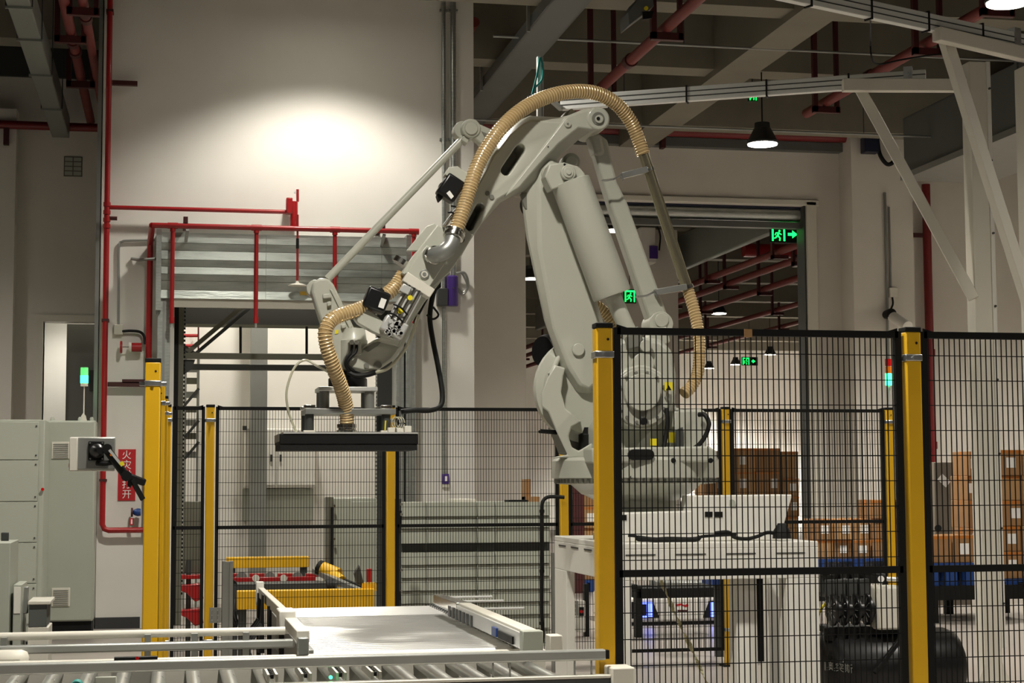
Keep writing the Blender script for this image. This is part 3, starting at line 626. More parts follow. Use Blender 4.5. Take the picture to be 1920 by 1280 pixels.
# --- valve housing, elbow and clamps on the arm
vh = rp([(820, 421), (836, 428), (850, 443), (872, 430), (888, 440), (866, 478), (842, 512), (822, 530), (806, 545), (770, 520), (752, 512), (776, 478)], -.24, .09, 'valve_housing', bevel=.006)
rp([(800, 459), (818, 470), (838, 488), (822, 512), (804, 540), (778, 526), (760, 512)], -.275, .04, 'valve_cover', M_ROBOT, vh, .004)
rp([(842, 440), (852, 446), (822, 492), (812, 486)], -.245, .01, 'housing_recess', M_ROBOTD, vh, .002)
boss(796, 514, -.283, -.27, .027, 'round_emblem', M_ALUG, vh, 24); boss(796, 514, -.286, -.283, .018, 'emblem_ring', M_CREAM, vh, 20, bevel=0); boss(796, 514, -.288, -.286, .011, 'emblem_dot', M_ALUG, vh, 16, bevel=0)
el = B().tube(smooth_path([R_(806, 478, -.27), R_(816, 478, -.33), R_(832, 472, -.36), R_(843, 462, -.36), R_(849, 448, -.35), R_(853, 437, -.34)], 6), .043, 22).obj('steel_elbow', M_ALUG, rb)
d = (R_(853, 437, -.34)-R_(849, 448, -.35)).normalized()
B().lathe(R_(849, 447, -.35), d, [(0, .046), (.004, .056), (.02, .056), (.024, .05), (.03, .05), (.034, .057), (.045, .057), (.05, .046)], 24).obj('hose_clamp', M_STEEL, el)
b = B().lathe(R_(812, 478, -.30), R_(816, 478, -.33)-R_(806, 478, -.27), [(0, .05), (.02, .05), (.025, .045)], 20); b.obj('elbow_collar', M_STEEL, el)
boss(865, 449, -.26, -.24, .018, 'grommet', M_BLACK, vh, 14)
rp([(786, 472), (792, 470), (764, 512), (758, 510)], -.19, .03, 'side_bar', M_ALUG, vh, .003)
cl = B().lathe(R_(756, 488, -.17), Vector((-.5, 0, -.75)), [(0, .05), (.03, .05)], 18); cl.obj('lower_hose_clamp', M_STEEL, rb)
# silver slide cylinder, black motors
ax = (R_(742, 618, -.2)-R_(785, 535, -.2)).normalized(); upv = ax.cross(Vector((0, 1, 0))).normalized()
def rbar(p0, p1, wd, dp, dy, name, m, parent, bevel=.004):           # bar lying along the arm, wd across it in the arm plane
    a_, c_ = R_(*p0, dy), R_(*p1, dy); d_ = (c_-a_).normalized(); s_ = d_.cross(Vector((0, 1, 0))).normalized()
    V = [p + s_*i*wd/2 + Vector((0, j*dp/2, 0)) for p in (a_, c_) for j in (-1, 1) for i in (-1, 1)]
    return B().add(V, [(0, 2, 3, 1), (4, 5, 7, 6), (0, 1, 5, 4), (2, 6, 7, 3), (0, 4, 6, 2), (1, 3, 7, 5)]).obj(name, m, parent, bevel)
sl = rbar((778, 540), (742, 606), .10, .08, -.27, 'slide_cylinder', M_ALU, rb, .008)
for o_ in (-.03, .0, .03):
    a_, c_ = R_(778, 540, -.315)+upv*o_, R_(742, 606, -.315)+upv*o_; B().cyl(a_, c_, .008, 10).obj('tie_rod', M_STEEL, sl)
rbar((745, 600), (730, 628), .13, .10, -.27, 'valve_block', M_ALU, sl, .01)
random.seed(3)
b = B()
for i in range(22): p = R_(738+random.uniform(-16, 14), 614+random.uniform(-12, 14), -.33); b.cyl(p, p-Vector((0, .03, 0)), random.uniform(.006, .013), 8)
b.objs('air_fitting', M_ALU, sl)
rbar((788, 528), (778, 544), .17, .10, -.27, 'cylinder_cap', M_CREAM, sl, .004)
rbar((763, 536), (756, 550), .05, .06, -.30, 'lug_block', M_ALU, sl, .004)
for x, y in ((769, 558), (751, 583)): rp(arc((x, y), 5, 0, 330, 10), -.325, .01, 'yellow_sticker', M_STICK, sl, 0)
for (x0, y0), (x1, y1) in (((738, 570), (764, 590)), ((728, 586), (756, 604))): B().tube(smooth_path([R_(x0, y0, -.32), R_((x0+x1)/2, (y0+y1)/2-4, -.345), R_(x1, y1, -.32)], 5), .005, 6).obj('hose_band', M_BLACK, sl)
rp([(665, 597), (684, 578), (700, 586), (744, 625), (736, 637), (700, 622), (672, 606)], -.27, .08, 'motor_bracket', M_ROBOT, rb, .004)
mo = rbar((712, 545), (697, 582), .125, .11, -.25, 'servo_motor', M_GLOSSB, rb, .012)
rbar((720, 560), (714, 577), .03, .005, -.308, 'rating_label', M_LABEL, mo, 0)
rp([(704, 541), (716, 538), (722, 546), (708, 550)], -.29, .06, 'motor_plug', M_RUB, mo, .006)
rp([(762, 470), (800, 424), (815, 418), (822, 424), (790, 470)], -.23, .04, 'arm_side_plate', M_ROBOT, rb, .004)
sl2 = rbar((876, 375), (836, 428), .05, .05, -.26, 'upper_slide_cylinder', M_ALU, rb, .006)
for o_ in (-.015, .015):
    up2 = (R_(836, 428, 0)-R_(876, 375, 0)).normalized().cross(Vector((0, 1, 0))).normalized(); B().cyl(R_(876, 375, -.29)+up2*o_, R_(836, 428, -.29)+up2*o_, .006, 10).obj('tie_rod', M_STEEL, sl2)
for (x0, y0), (x1, y1) in (((846, 386), (864, 396)), ((840, 398), (856, 405))): B().tube(smooth_path([R_(x0, y0, -.3), R_((x0+x1)/2, (y0+y1)/2-3, -.315), R_(x1, y1, -.3)], 5), .005, 6).obj('cable_tie', M_BLACK, sl2)
rp([(834, 327), (842, 313), (858, 311), (886, 331), (880, 352), (854, 336)], -.30, .09, 'motor_mount', M_ROBOT, rb, .004)
mo = rbar((856, 335), (832, 372), .11, .10, -.26, 'servo_motor', M_GLOSSB, rb, .014)
rp([(820, 366), (826, 342), (838, 336), (838, 350), (830, 372), (824, 378)], -.28, .07, 'motor_end_cap', M_RUB, mo, .008)
rp([(837, 362), (843, 357), (851, 368), (846, 373)], -.315, .004, 'rating_label', M_LABEL, mo, 0)
# --- hoses
def suction_hose(pts, r, name, pitch=.0165):
    P = smooth_path(pts, 14); h = B().tube(P, r*.93, 18).obj(name, M_HOSE, rb)
    T = [(P[min(i+1, len(P)-1)]-P[max(i-1, 0)]).normalized() for i in range(len(P))]; L = [0]
    for i in range(1, len(P)): L.append(L[-1]+(P[i]-P[i-1]).length)
    x = T[0].orthogonal().normalized(); X = []
    for i in range(len(P)): x = (x-T[i]*x.dot(T[i])).normalized(); X.append(x.copy())
    n = int(L[-1]/pitch*14); H = []; j = 0
    for k in range(n+1):
        s = L[-1]*k/n
        while j < len(L)-2 and L[j+1] < s: j += 1
        f = (s-L[j])/max(1e-6, L[j+1]-L[j]); p = P[j].lerp(P[j+1], f); xx = X[j].lerp(X[j+1], f).normalized(); yy = T[j].lerp(T[j+1], f).cross(xx)
        a_ = 2*math.pi*k/14; H.append(p+(xx*math.cos(a_)+yy*math.sin(a_))*r*.95)
    B().tube(H, .0032, 5).obj('wire_helix', M_HELIX, h); return h
h1 = suction_hose([R_(853, 437, -.34), R_(862, 412, -.33), R_(875, 372, -.31), R_(890, 325, -.29), R_(910, 282, -.27), R_(940, 240, -.25), R_(978, 206, -.22), R_(1022, 183, -.18), R_(1070, 172, -.14), R_(1114, 174, -.1), R_(1152, 192, -.06), R_(1180, 224, -.02), R_(1196, 258, 0), R_(1206, 290, 0)], .0405, 'suction_hose')
sp = B().cyl(R_(1206, 288, 0), R_(1290, 545, 0), .031, 24).obj('steel_pipe', M_PIPE, rb)
for (x, y), (x2, y2) in (((1165, 330), (1213, 318)), ((1228, 548), (1286, 538))):
    a_, c_ = R_(x, y, -.02), R_(x2, y2, -.02)
    B().beam(a_, c_, .05, .034).obj('pipe_bracket', M_ALUG, sp, .003); d_ = (R_(1290, 545)-R_(1206, 288)).normalized()
    B().lathe(c_+Vector((.01, .02, 0)), d_, [(-.012, .036), (-.01, .04), (.01, .04), (.012, .036)], 20).obj('pipe_clamp', M_STEEL, sp)
    B().tube([R_(x-38, y+9, -.09), R_(x-15, y+6, -.1), R_(x, y-2, -.09), R_(x+4, y+8, -.09)], .006, 6).obj('band', M_ZINC, sp)
h2 = suction_hose([R_(1290, 543, 0), R_(1301, 580, -.02), R_(1309, 620, -.04), R_(1312, 660, -.06), R_(1308, 700, -.08), R_(1296, 725, -.1), R_(1282, 738, -.12)], .034, 'suction_hose')
h3 = suction_hose([R_(756, 515, -.16), R_(738, 540, -.17), R_(708, 563, -.2), R_(672, 580, -.25), R_(640, 590, -.29), R_(620, 601, -.31), R_(610, 622, -.32), R_(613, 650, -.31), R_(624, 684, -.28), R_(637, 718, -.22), R_(646, 748, -.16), R_(650, 775, -.12), R_(650, 800, -.1)], .0395, 'suction_hose')
h4 = suction_hose([R_(1100, 566, .25), R_(1128, 580, .25), R_(1150, 606, .25), R_(1165, 640, .25)], .034, 'suction_hose')
B().tube(smooth_path([R_(770, 560, -.05), R_(806, 530, .06), R_(824, 522, .12), R_(812, 552, .1), R_(806, 595, .08), R_(812, 640, .06), R_(822, 690, .04), R_(829, 735, .02), R_(826, 760, 0), R_(806, 769, -.02), R_(776, 769, -.04), R_(752, 772, -.04)], 8), .0145, 12).obj('black_cable_hose', M_RUB, rb)
b = B()
for k in range(5): b.tube(smooth_path([R_(826, 525+k*3, .02), R_(810-k*3, 545+k*3, -.02), R_(798-k*4, 565+k*5, -.06), R_(785-k*2, 590+k*4, -.1)], 6), .006, 6)
b.tube(smooth_path([R_(812, 575, .0), R_(822, 590, .0), R_(812, 598, .0), R_(800, 590, 0)], 6), .006, 6)
b.objs('loose_cable', M_RUB, rb)
B().tube(smooth_path([R_(615, 697, -.12), R_(595, 686, -.14), R_(573, 675, -.16), R_(555, 685, -.17), R_(543, 710, -.18), R_(537, 740, -.18), R_(542, 775, -.16), R_(556, 812, -.12)], 8), .0065, 8).obj('clear_air_hose', M_CLEAR, rb)
# --- vacuum gripper
gz = lambda y: R_(652, y).z
gx0, gx1 = R_(524, 830, -.22).x, R_(784, 830, -.22).x
gp = B().bx(gx0, gx1, YR-.22, YR+.20, gz(834), gz(815)).obj('gripper_body', M_BLACK, rb, .004)
B().bx(gx0+.004, gx1-.004, YR-.215, YR+.195, gz(845), gz(834)).obj('foam_pad', M_FOAM, gp)
B().bx(gx0+.02, gx1, YR-.225, YR+.205, gz(815), gz(812)).obj('top_edge', M_ALU, gp)
B().bx(gx0-.002, gx0+.02, YR-.21, YR+.19, gz(829), gz(815)).obj('end_plate', M_ALUG, gp)
up_ = B().bx(R_(597, 730, -.1).x, R_(707, 730, -.1).x, YR-.13, YR+.13, gz(735), gz(727)).obj('upper_plate', M_ALU, gp, .004)
lp_ = B().bx(R_(571, 770, -.1).x, R_(740, 770, -.1).x, YR-.16, YR+.16, gz(778), gz(768)).obj('lower_plate', M_ALUG, gp, .003)
for x in (608, 693):
    for dy in (-.09, .09): p = R_(x, 750, -.09); B().cyl((p.x, YR+dy, gz(768)), (p.x, YR+dy, gz(735)), .027, 20).obj('spacer_post', M_ALUG, gp)
for x in (580, 724):
    for dy in (-.12, .12):
        p = R_(x, 790, -.12); B().cyl((p.x, YR+dy, gz(812)), (p.x, YR+dy, gz(778)), .024, 14).obj('spring_plunger', M_DKGREY, gp)
        B().bx(p.x-.03, p.x+.03, YR+dy-.025, YR+dy+.025, gz(768), gz(761)).obj('brass_guide', M_STEEL, gp, .003)
        B().bx(p.x-.03, p.x+.03, YR+dy-.03, YR+dy+.03, gz(812), gz(808)).obj('foot_pad', M_CREAM, gp)
B().lathe((R_(650, 800, -.1).x, YR-.1, gz(812)), (0, 0, 1), [(0, .055), (.012, .055), (.016, .045), (.025, .045), (.026, .052), (.045, .052), (.046, .045)], 24).obj('hose_flange', M_STEEL, gp)
for x, y in ((733, 803), (749, 804), (764, 800)): p = R_(x, y, -.15); B().bx(p.x-.018, p.x+.018, YR-.18, YR-.12, gz(812), gz(y)).obj('valve', M_CREAM, gp, .003)
b = B()
for k in range(3): p = R_(742+k*5, 792, -.15); b.tube([p+Vector((.022*math.cos(a_*.5), .01*k, .03*math.sin(a_*.5))) for a_ in range(13)], .003, 5)
b.objs('coiled_tube', M_CLEAR, gp)
B().cyl((R_(722, 800, -.15).x, YR-.15, gz(808)), (R_(723, 785, -.15).x, YR-.15, gz(790)), .004, 6).obj('yellow_tube', M_STICK, gp)

# =================================================================== WALL WITH THE SHUTTER: pipes, housing, sign
V = Vector
def pw(x, y, o=.12): return at(x, y, YW-o)
t = thing('red_standpipe', (pw(200, 500).x, YW-.12, 0), 'tall red fire pipe along the white wall edge with a long side branch', 'pipe')
X = pw(199, 500).x; zb = pw(199, 994).z
B().tube([(X, YW-.12, ZC-.05), (X, YW-.12, zb+.06), (X+.02, YW-.12, zb+.015), (X+.06, YW-.12, zb), (pw(283, 994).x, YW-.12, zb)], .028, 16).obj('riser', M_RED, t)
b = B()
for y in (383, 398, 412, 424): z = pw(199, y).z; b.cyl((X, YW-.12, z-.02), (X, YW-.12, z+.02), .036, 16)
b.objs('coupling', M_RED, t)
zbr = pw(300, 391).z
B().cyl((X, YW-.12, zbr), (pw(545, 396).x, YW-.12, zbr), .022, 14).obj('branch_pipe', M_RED, t)
B().cyl((X, YW-.12, zbr-.11), (X+.1, YW-.12, zbr-.11), .02, 12).obj('blank_stub', M_REDD, t)
vb = B().cyl(pw(551, 425), pw(551, 378), .04, 14).obj('valve_body', M_RED, t)
B().bx(pw(536, 380).x, pw(548, 380).x, YW-.19, YW-.08, pw(540, 402).z, pw(540, 372).z).obj('valve_bonnet', M_RED, vb, .01)
B().cyl(pw(558, 378), pw(558, 355), .014, 10).obj('gauge_stem', M_RED, vb)
B().beam(pw(552, 362), pw(559, 356), .01, .02).obj('gauge', M_ALU, vb)
for y, l in ((154, 47), (720, 70)):
    z = pw(200, y).z; b = B().bx(X+.03, X+.03+l*.0053, YW-.13, YW-.07, z-.022, z+.022)
    if l > 50: b.bx(X+.17, X+.42, YW-.13, YW-.07, z+.012, z+.05)
    b.obj('wall_bracket', M_REDD, t)
b = B()
for y in (20, 600, 900): z = pw(199, y).z; b.bx(X-.035, X+.035, YW-.15, YW, z-.012, z+.012)
b.objs('pipe_clip', M_REDD, t)
# sprinkler header over the shutter
HY = .55
t = thing('sprinkler_header', (1.2, YW-HY, 0), 'red sprinkler header with hanging drop pipes in front of the shutter box', 'pipe')
hz = pw(450, 426, HY).z; xa, xb = pw(285, 426, HY).x, pw(780, 426, HY).x
B().cyl((xa, YW-HY, hz), (xb, YW-HY, hz), .026, 14).obj('header_pipe', M_RED, t)
xr = pw(281, 500).x
B().tube([(xa, YW-HY, hz), (xa, YW-HY+.03, hz-.01), (xr, YW-.16, hz-.12), (xr, YW-.12, hz-.2), (xr, YW-.12, zb+.02)], .03, 14).obj('riser', M_RED, t)
for x, y1 in ((324, 606), (481, 606), (628, 606), (776, 606)):
    q = pw(x, 430, HY); dz_ = pw(x, y1, HY).z
    dp_ = B().cyl((q.x, YW-HY, hz), (q.x, YW-HY, dz_), .021, 12).obj('drop_pipe', M_RED, t)
    B().cyl((q.x, YW-HY, hz-.055), (q.x, YW-HY, hz-.03), .027, 12).cyl((q.x-.05, YW-HY, hz), (q.x+.05, YW-HY, hz), .031, 12).obj('tee', M_RED, dp_)
    B().cyl((q.x, YW-HY, dz_), (q.x, YW-HY, dz_+.06), .026, 12).obj('end_cap', M_RED, dp_); B().cyl((q.x, YW-HY, dz_-.04), (q.x, YW-HY, dz_), .01, 8).obj('nozzle', M_ALU, dp_)
for x in (348, 718):
    q = pw(x, 420, HY); B().bx(q.x-.022, q.x+.022, YW-HY-.02, YW, hz+.03, hz+.09).obj('wall_bracket', M_REDD, t)
    B().beam((q.x+.02, YW-HY+.05, hz-.03), (q.x-.02, YW-.2, hz-.3), .03, .02).obj('brace', M_ALUG, t)
q = pw(558, 426, HY); t2 = thing('fire_sprinkler', (q.x, YW-HY, pw(560, 536, HY).z), 'single white sprinkler dish on a thin red drop pipe', 'sprinkler')
z1, z2, z3 = hz-.01, pw(560, 447, HY).z, pw(560, 466, HY).z; zd = pw(560, 536, HY).z
B().cyl((q.x, YW-HY, hz+.14), (q.x, YW-HY, zd+.03), .011, 10).obj('drop_pipe', M_RED, t2); B().cyl((q.x, YW-HY, z3), (q.x, YW-HY, z2), .015, 10).obj('coupling', M_BLACK, t2)
B().lathe((q.x, YW-HY, zd), (0, 0, 1), [(0, .09), (.008, .088), (.022, .05), (.03, .018), (.05, .012)], 28).obj('dish', M_CREAM, t2)
# hand valve on the second riser
t = thing('hand_valve', (xr-.1, YW-.12, pw(260, 650).z), 'red gate valve with a small hand wheel and pale flange', 'valve')
c = pw(266, 651); B().cyl(c, c-V((.10, 0, 0)), .045, 14).obj('body', M_RED, t); B().cyl(c-V((.10, 0, 0)), c-V((.125, 0, 0)), .05, 14).obj('flange', M_CREAM, t)
B().cyl(c-V((.12, 0, 0)), c-V((.2, 0, 0)), .008, 8).obj('stem', M_STEEL, t); B().lathe(c-V((.2, 0, 0)), (1, 0, 0), [(-.012, .05), (-.01, .062), (.01, .062), (.012, .05)], 20).obj('hand_wheel', M_RED, t)
t = thing('hand_valve', (pw(262, 960).x, YW-.12, pw(262, 960).z), 'blue-bodied valve with red wheel and hanging red tag', 'valve')
c = pw(264, 960); B().lathe(c, (-1, 0, 0), [(0, .035), (.03, .04), (.06, .03), (.08, .012)], 14).obj('body', M_BLUE, t)
B().lathe(c-V((.085, 0, 0)), (1, 0, 0), [(-.01, .035), (-.008, .045), (.008, .045), (.01, .035)], 18).obj('hand_wheel', M_REDD, t)
tg = B().bx(pw(243, 970).x, pw(251, 970).x, YW-.13, YW-.126, pw(247, 984).z, pw(247, 971).z).obj('tag', M_SIGNR, t)
B().bx(pw(245.5, 970).x, pw(248.5, 970).x, YW-.132, YW-.13, pw(247, 982).z, pw(247, 973).z).obj('tag_print', M_PRINT, tg)
# fire sign
s0, s1 = pw(222, 842, .01), pw(253.5, 938, .01)
t = thing('fire_sign', ((s0.x+s1.x)/2, YW-.01, s1.z), 'tall narrow red sign with white Chinese characters on the wall', 'sign')
B().bx(s0.x, s1.x, YW-.012, YW-.002, s1.z, s0.z).obj('sign_plate', M_SIGNR, t)
for i, ch in enumerate('火灾时打开'):
    y = 853+i*18.4
    text_obj(ch, .094, M_PRINT, 'character', t, (pw(237.5, y, .014).x, YW-.014, pw(237.5, y+.5, .014).z), (1, 0, 0), (0, 0, 1))
# conduit, junction box
t = thing('wall_conduit', (pw(222, 620).x, YW-.02, pw(222, 620).z), 'thin grey conduit bent down to a small junction box beside the red pipe', 'conduit')
B().tube(smooth_path([pw(290, 450, .02), pw(240, 451, .02), pw(229, 453, .02), pw(223, 462, .02), pw(222.5, 520, .02), pw(222, 612, .02)], 6), .012, 8).obj('tube', M_ALUG, t)
B().tube([pw(246, 485, .02), pw(262, 487, .05), pw(292, 485, .2)], .016, 8).obj('side_tube', M_ALUG, t)
q = pw(223, 618, .03); B().bx(q.x-.05, q.x+.04, YW-.07, YW, q.z-.05, q.z+.05).obj('junction_box', M_CREAM, t, .006)
B().tube(smooth_path([pw(229, 621, .06), pw(245, 620, .06), pw(262, 622, .06), pw(270, 630, .08), pw(272, 645, .1)], 6), .014, 8).obj('flexible_tube', M_RUB, t)
# vertical conduits on the pier part
for (x, y1, r, nm, lb) in ((832, 888, .022, 'wall_conduit', 'thin steel conduit running down the wall to a blue switch box'), (850, 520, .03, 'wall_conduit', 'thicker steel conduit running down the wall to the purple unit')):
    q = pw(x, 300, .03); t = thing(nm, (q.x, YW-.03, pw(x, y1).z), lb, 'conduit')
    B().cyl((q.x, YW-.035, pw(x, y1).z), (q.x, YW-.035, ZC-.05), r, 12).obj('tube', M_GALV, t)
    for y in (15, 258, 440): z = pw(x, y).z; B().bx(q.x-r-.02, q.x+r+.02, YW-.04, YW, z-.012, z+.012).obj('saddle', M_GALV, t)
q = pw(835, 898, .03); t = thing('switch_box', (q.x, YW-.03, q.z-.06), 'small blue-purple switch box on the white wall', 'switch')
B().bx(q.x-.035, q.x+.035, YW-.06, YW, q.z-.05, q.z+.055).obj('box', M_PURP, t, .006); B().bx(q.x-.03, q.x+.03, YW-.05, YW, q.z-.08, q.z-.05).obj('gland_strip', M_CREAM, t)
b = B().bx(q.x-.012, q.x+.018, YW-.063, YW-.06, q.z-.02, q.z+.03); b.obj('switch_face', M_LABEL, t)
q = pw(848, 545, .06); t = thing('purple_unit', (q.x, YW-.06, q.z-.16), 'purple cylinder on the wall with looped tan cables', 'device')
B().lathe((q.x, YW-.07, q.z-.16), (0, 0, 1), [(0, .055), (.01, .06), (.30, .06), (.315, .045), (.32, .02)], 20).obj('cylinder', M_PURP, t)
B().bx(q.x-.16, q.x-.05, YW-.12, YW, q.z-.16, q.z+.02).obj('terminal_box', M_DKGREY, t, .01)
B().cyl((q.x, YW-.13, q.z+.02), (q.x, YW-.14, q.z+.02), .01, 8).obj('screw', M_STEEL, t)
b = B()
for k in (0, 1): b.tube(smooth_path([pw(855, 512, .06), pw(866+k*6, 512, .07), pw(876+k*2, 535, .06), pw(868, 548+k*4, .05), pw(857, 540, .06)], 7), .012, 7)
b.objs('cable_loop', M_ALUG, t)

# roller shutter
t = thing('roller_shutter', (1.15, YW-.2, 3.2), 'galvanised roller shutter box with dented horizontal panels above the wall opening', 'shutter')
rows = [440, 459, 473, 490, 503, 517, 529, 546, 562]; xs0, xs1 = pw(303, 440, .4).x, pw(762, 440, .4).x
for i, (ya, yb) in enumerate(zip(rows[:-1], rows[1:])):
    za, zb_ = pw(500, ya, .4).z, pw(500, yb, .4).z; off = (.012, 0, .012, .0, .012, .0, .012, .03)[i]; tl_ = (.010, -.012, .012, -.012, .012, -.012, -.018, .01)[i]
    for xa_, xb_ in ((xs0, xs0+1.02), (xs0+1.02, pw(716, 440, .4).x), (pw(716, 440, .4).x, xs1)):
        B().prism([(xa_+.001, YW-.40+off, za), (xa_+.001, YW-.40+off-tl_, zb_+.004), (xa_+.001, YW-.37+off-tl_, zb_+.004), (xa_+.001, YW-.37+off, za)], (xb_-xa_-.002, 0, 0)).obj('housing_panel', M_GALVP, t)
zt, zb_ = pw(500, 440, .4).z, pw(500, 562, .4).z
B().bx(xs0, xs1, YW-.39, YW-.002, zt-.012, zt+.004).obj('housing_top', M_GALVP, t); B().bx(xs0-.05, xs0, YW-.42, YW-.002, zb_-.12, zt+.03).obj('end_plate', M_GALV, t); B().bx(xs1, xs1+.05, YW-.42, YW-.002, zb_-.12, zt+.03).obj('end_plate', M_GALV, t)
B().bx(xs0+.1, xs1, YW-.34, YW-.30, pw(500, 578, .33).z, pw(500, 560, .33).z).obj('bottom_rail', M_CREAM, t)
q = pw(572, 550, .41); B().bx(q.x-.05, q.x+.06, YW-.425, YW-.41, q.z-.018, q.z+.018).obj('rating_plate', mat('brass_plate', (150, 120, 30), .5), t)
for x0_, x1_, nm in ((294, 318, 'guide_rail'), (742, 757, 'guide_rail'), (760, 778, 'guide_rail')):
    xa_, xb_ = pw(x0_, 700, .3).x, pw(x1_, 700, .3).x; o = B().bx(xa_, xb_, YW-.33, YW-.002, 0, zb_+.02).obj(nm, M_GALV, t, .006)
    B().bx((xa_+xb_)/2-.012, (xa_+xb_)/2+.012, YW-.335, YW-.33, 0, zb_).obj('guide_groove', M_ALUG, o)

# vertical lift inside the opening
LY = 17.75
def pl(x, y, Y=LY): return at(x, y, Y)
t = thing('vertical_lift', (1.15, LY+.5, 0), 'dark steel vertical lift frame with toothed columns inside the wall opening', 'lift')
for x0_, x1_, m, nm in ((323, 334, M_BLACK, 'rear_column'), (334, 344, M_OLIVE, 'column'), (706, 738, M_DKGREY, 'column'), (738, 748, M_OLIVE, 'side_column')):
    xa_, xb_ = pl(x0_, 700).x, pl(x1_, 700).x; c_ = B().bx(xa_, xb_, LY-.06, LY+.08, 0, 3.9).obj(nm, m, t, .003)
    if nm == 'column':
        for xx, s in (((xb_, 1),) if x0_ < 400 else ((xa_, -1), (xb_, 1))):
            b = B(); z = .3
            while z < 3.6: b.bx(min(xx, xx+s*.016), max(xx, xx+s*.016), LY-.05, LY-.02, z, z+.022); z += .042
            b.obj('rack_teeth', M_BLACK if x0_ < 400 else M_ALU, c_, kind='stuff')
za = lambda y, Y=LY: pl(500, y, Y).z
xa_, xb_ = pl(344, 700).x, pl(706, 700).x
B().bx(xa_, xb_, LY-.05, LY+.02, za(674), za(663)).obj('cross_beam', M_OLIVE, t, .004)
B().bx(xa_, xb_, LY+1.0, LY+1.08, za(694, LY+1), za(683, LY+1)).obj('cross_beam', M_DKGREY, t, .004)
B().bx(xa_, xb_+.1, LY+.5, LY+.56, za(612, LY+.5), za(572, LY+.5)).obj('upper_panel', M_DKGREY, t)
B().bx(xa_, xb_+.1, LY+.48, LY+.5, za(615, LY+.5), za(609, LY+.5)).obj('panel_strip', M_OLIVE, t)
B().beam(pl(352, 660), pl(455, 574), .05, .045).obj('brace', M_OLIVE, t); B().beam(pl(368, 662, LY+.06), pl(470, 576, LY+.06), .05, .035).obj('brace', M_DKGREY, t)
for x in (451, 575): B().cyl(pl(x, 612, LY+.3), pl(x, 664, LY+.3), .014, 8).obj('hanger_rod', M_BLACK, t)
B().prism([pl(344, 663), pl(372, 663), pl(344, 645)], (0, .01, 0)).obj('gusset', M_OLIVE, t); B().prism([pl(344, 674), pl(366, 674), pl(360, 692), pl(344, 702)], (0, .01, 0)).obj('gusset', M_DKGREY, t)
# things in the shaft room
t = thing('steel_column', (at(486, 800, 20.2).x, 20.2, 0), 'plain grey steel column behind the lift, above the white wall cabinet', 'column')
B().bx(at(470, 700, 20.2).x, at(501, 700, 20.2).x, 20.15, 20.35, 0, 4.6).obj('shaft', M_ALUG, t); B().bx(at(470, 700, 20.2).x-.04, at(501, 700, 20.2).x+.04, 20.11, 20.39, 0, .02).obj('base_plate', M_ALUG, t)
t = thing('scissor_mast', (at(358, 800, 19.6).x, 19.6, 0), 'narrow grey lifting mast with slanted bars behind the corner fence panel', 'mast')
xa_, xb_ = at(345, 700, 19.6).x, at(374, 700, 19.6).x
B().bx(xa_, xa_+.03, 19.5, 19.6, 0, at(360, 672, 19.6).z).obj('upright', M_ALUG, t); B().bx(xb_-.03, xb_, 19.5, 19.6, 0, at(360, 672, 19.6).z).obj('upright', M_ALUG, t)
for i, y in enumerate((690, 712, 738, 765, 790, 815, 850)): z = at(360, y, 19.6).z; B().bx(xa_+.03, xb_-.03, 19.52, 19.58, z-.05, z+.02).obj('rung', (M_ALUG, M_OLIVE)[i % 2], t)
for y in (740, 800, 840): B().beam(at(346, y+20, 19.5), at(373, y-12, 19.5), .03, .03).obj('slanted_bar', M_DKGREY, t)
t = thing('red_pipe_pair', (at(358, 640, 20.5).x, 20.5, at(358, 640, 20.5).z), 'two short red pipes on the far shaft wall behind the lift column', 'pipe')
for y in (629, 648): B().cyl(at(335, y, 20.52), at(372, y, 20.52), .02, 8).obj('pipe', M_RED, t)
B().cyl(at(372, 612, 20.5), at(372, 660, 20.5), .01, 6).obj('upright', M_REDD, t)
CY = 20.35
a_, c_ = at(458, 803, CY), at(592, 914, CY)
t = thing('wall_cabinet', ((a_.x+c_.x)/2, CY, c_.z), 'white two-door cabinet hung on the far wall behind the lift', 'cabinet')
B().bx(a_.x, c_.x, CY, 20.6, c_.z, a_.z).obj('body', M_WHITE, t, .01); mx = at(518, 850, CY).x
for xa_, xb_ in ((a_.x+.01, mx-.004), (mx+.004, c_.x-.01)):
    d_ = B().bx(xa_, xb_, CY-.02, CY, c_.z+.03, a_.z-.01).obj('door', M_WHITE, t, .005); hx = mx-.06 if xb_ < mx else mx+.05
    B().bx(hx-.012, hx+.012, CY-.035, CY-.02, at(515, 865, CY).z, at(515, 852, CY).z).obj('handle', M_DKGREY, d_)
B().bx(a_.x-.02, a_.x+.03, CY-.03, CY, a_.z-.02, a_.z+.03).obj('lock', M_DKGREY, t)
single(B().bx(a_.x-.01, c_.x-.02, 20.45, 20.6, at(520, 976, 20.4).z, c_.z-.01), 'cabinet_shade_slab', M_CAB, ((a_.x+c_.x)/2, 20.5, at(520, 976, 20.4).z), 'grey slab standing in for the shade below the white cabinet', 'panel')  # shade under the cabinet, built as a grey slab

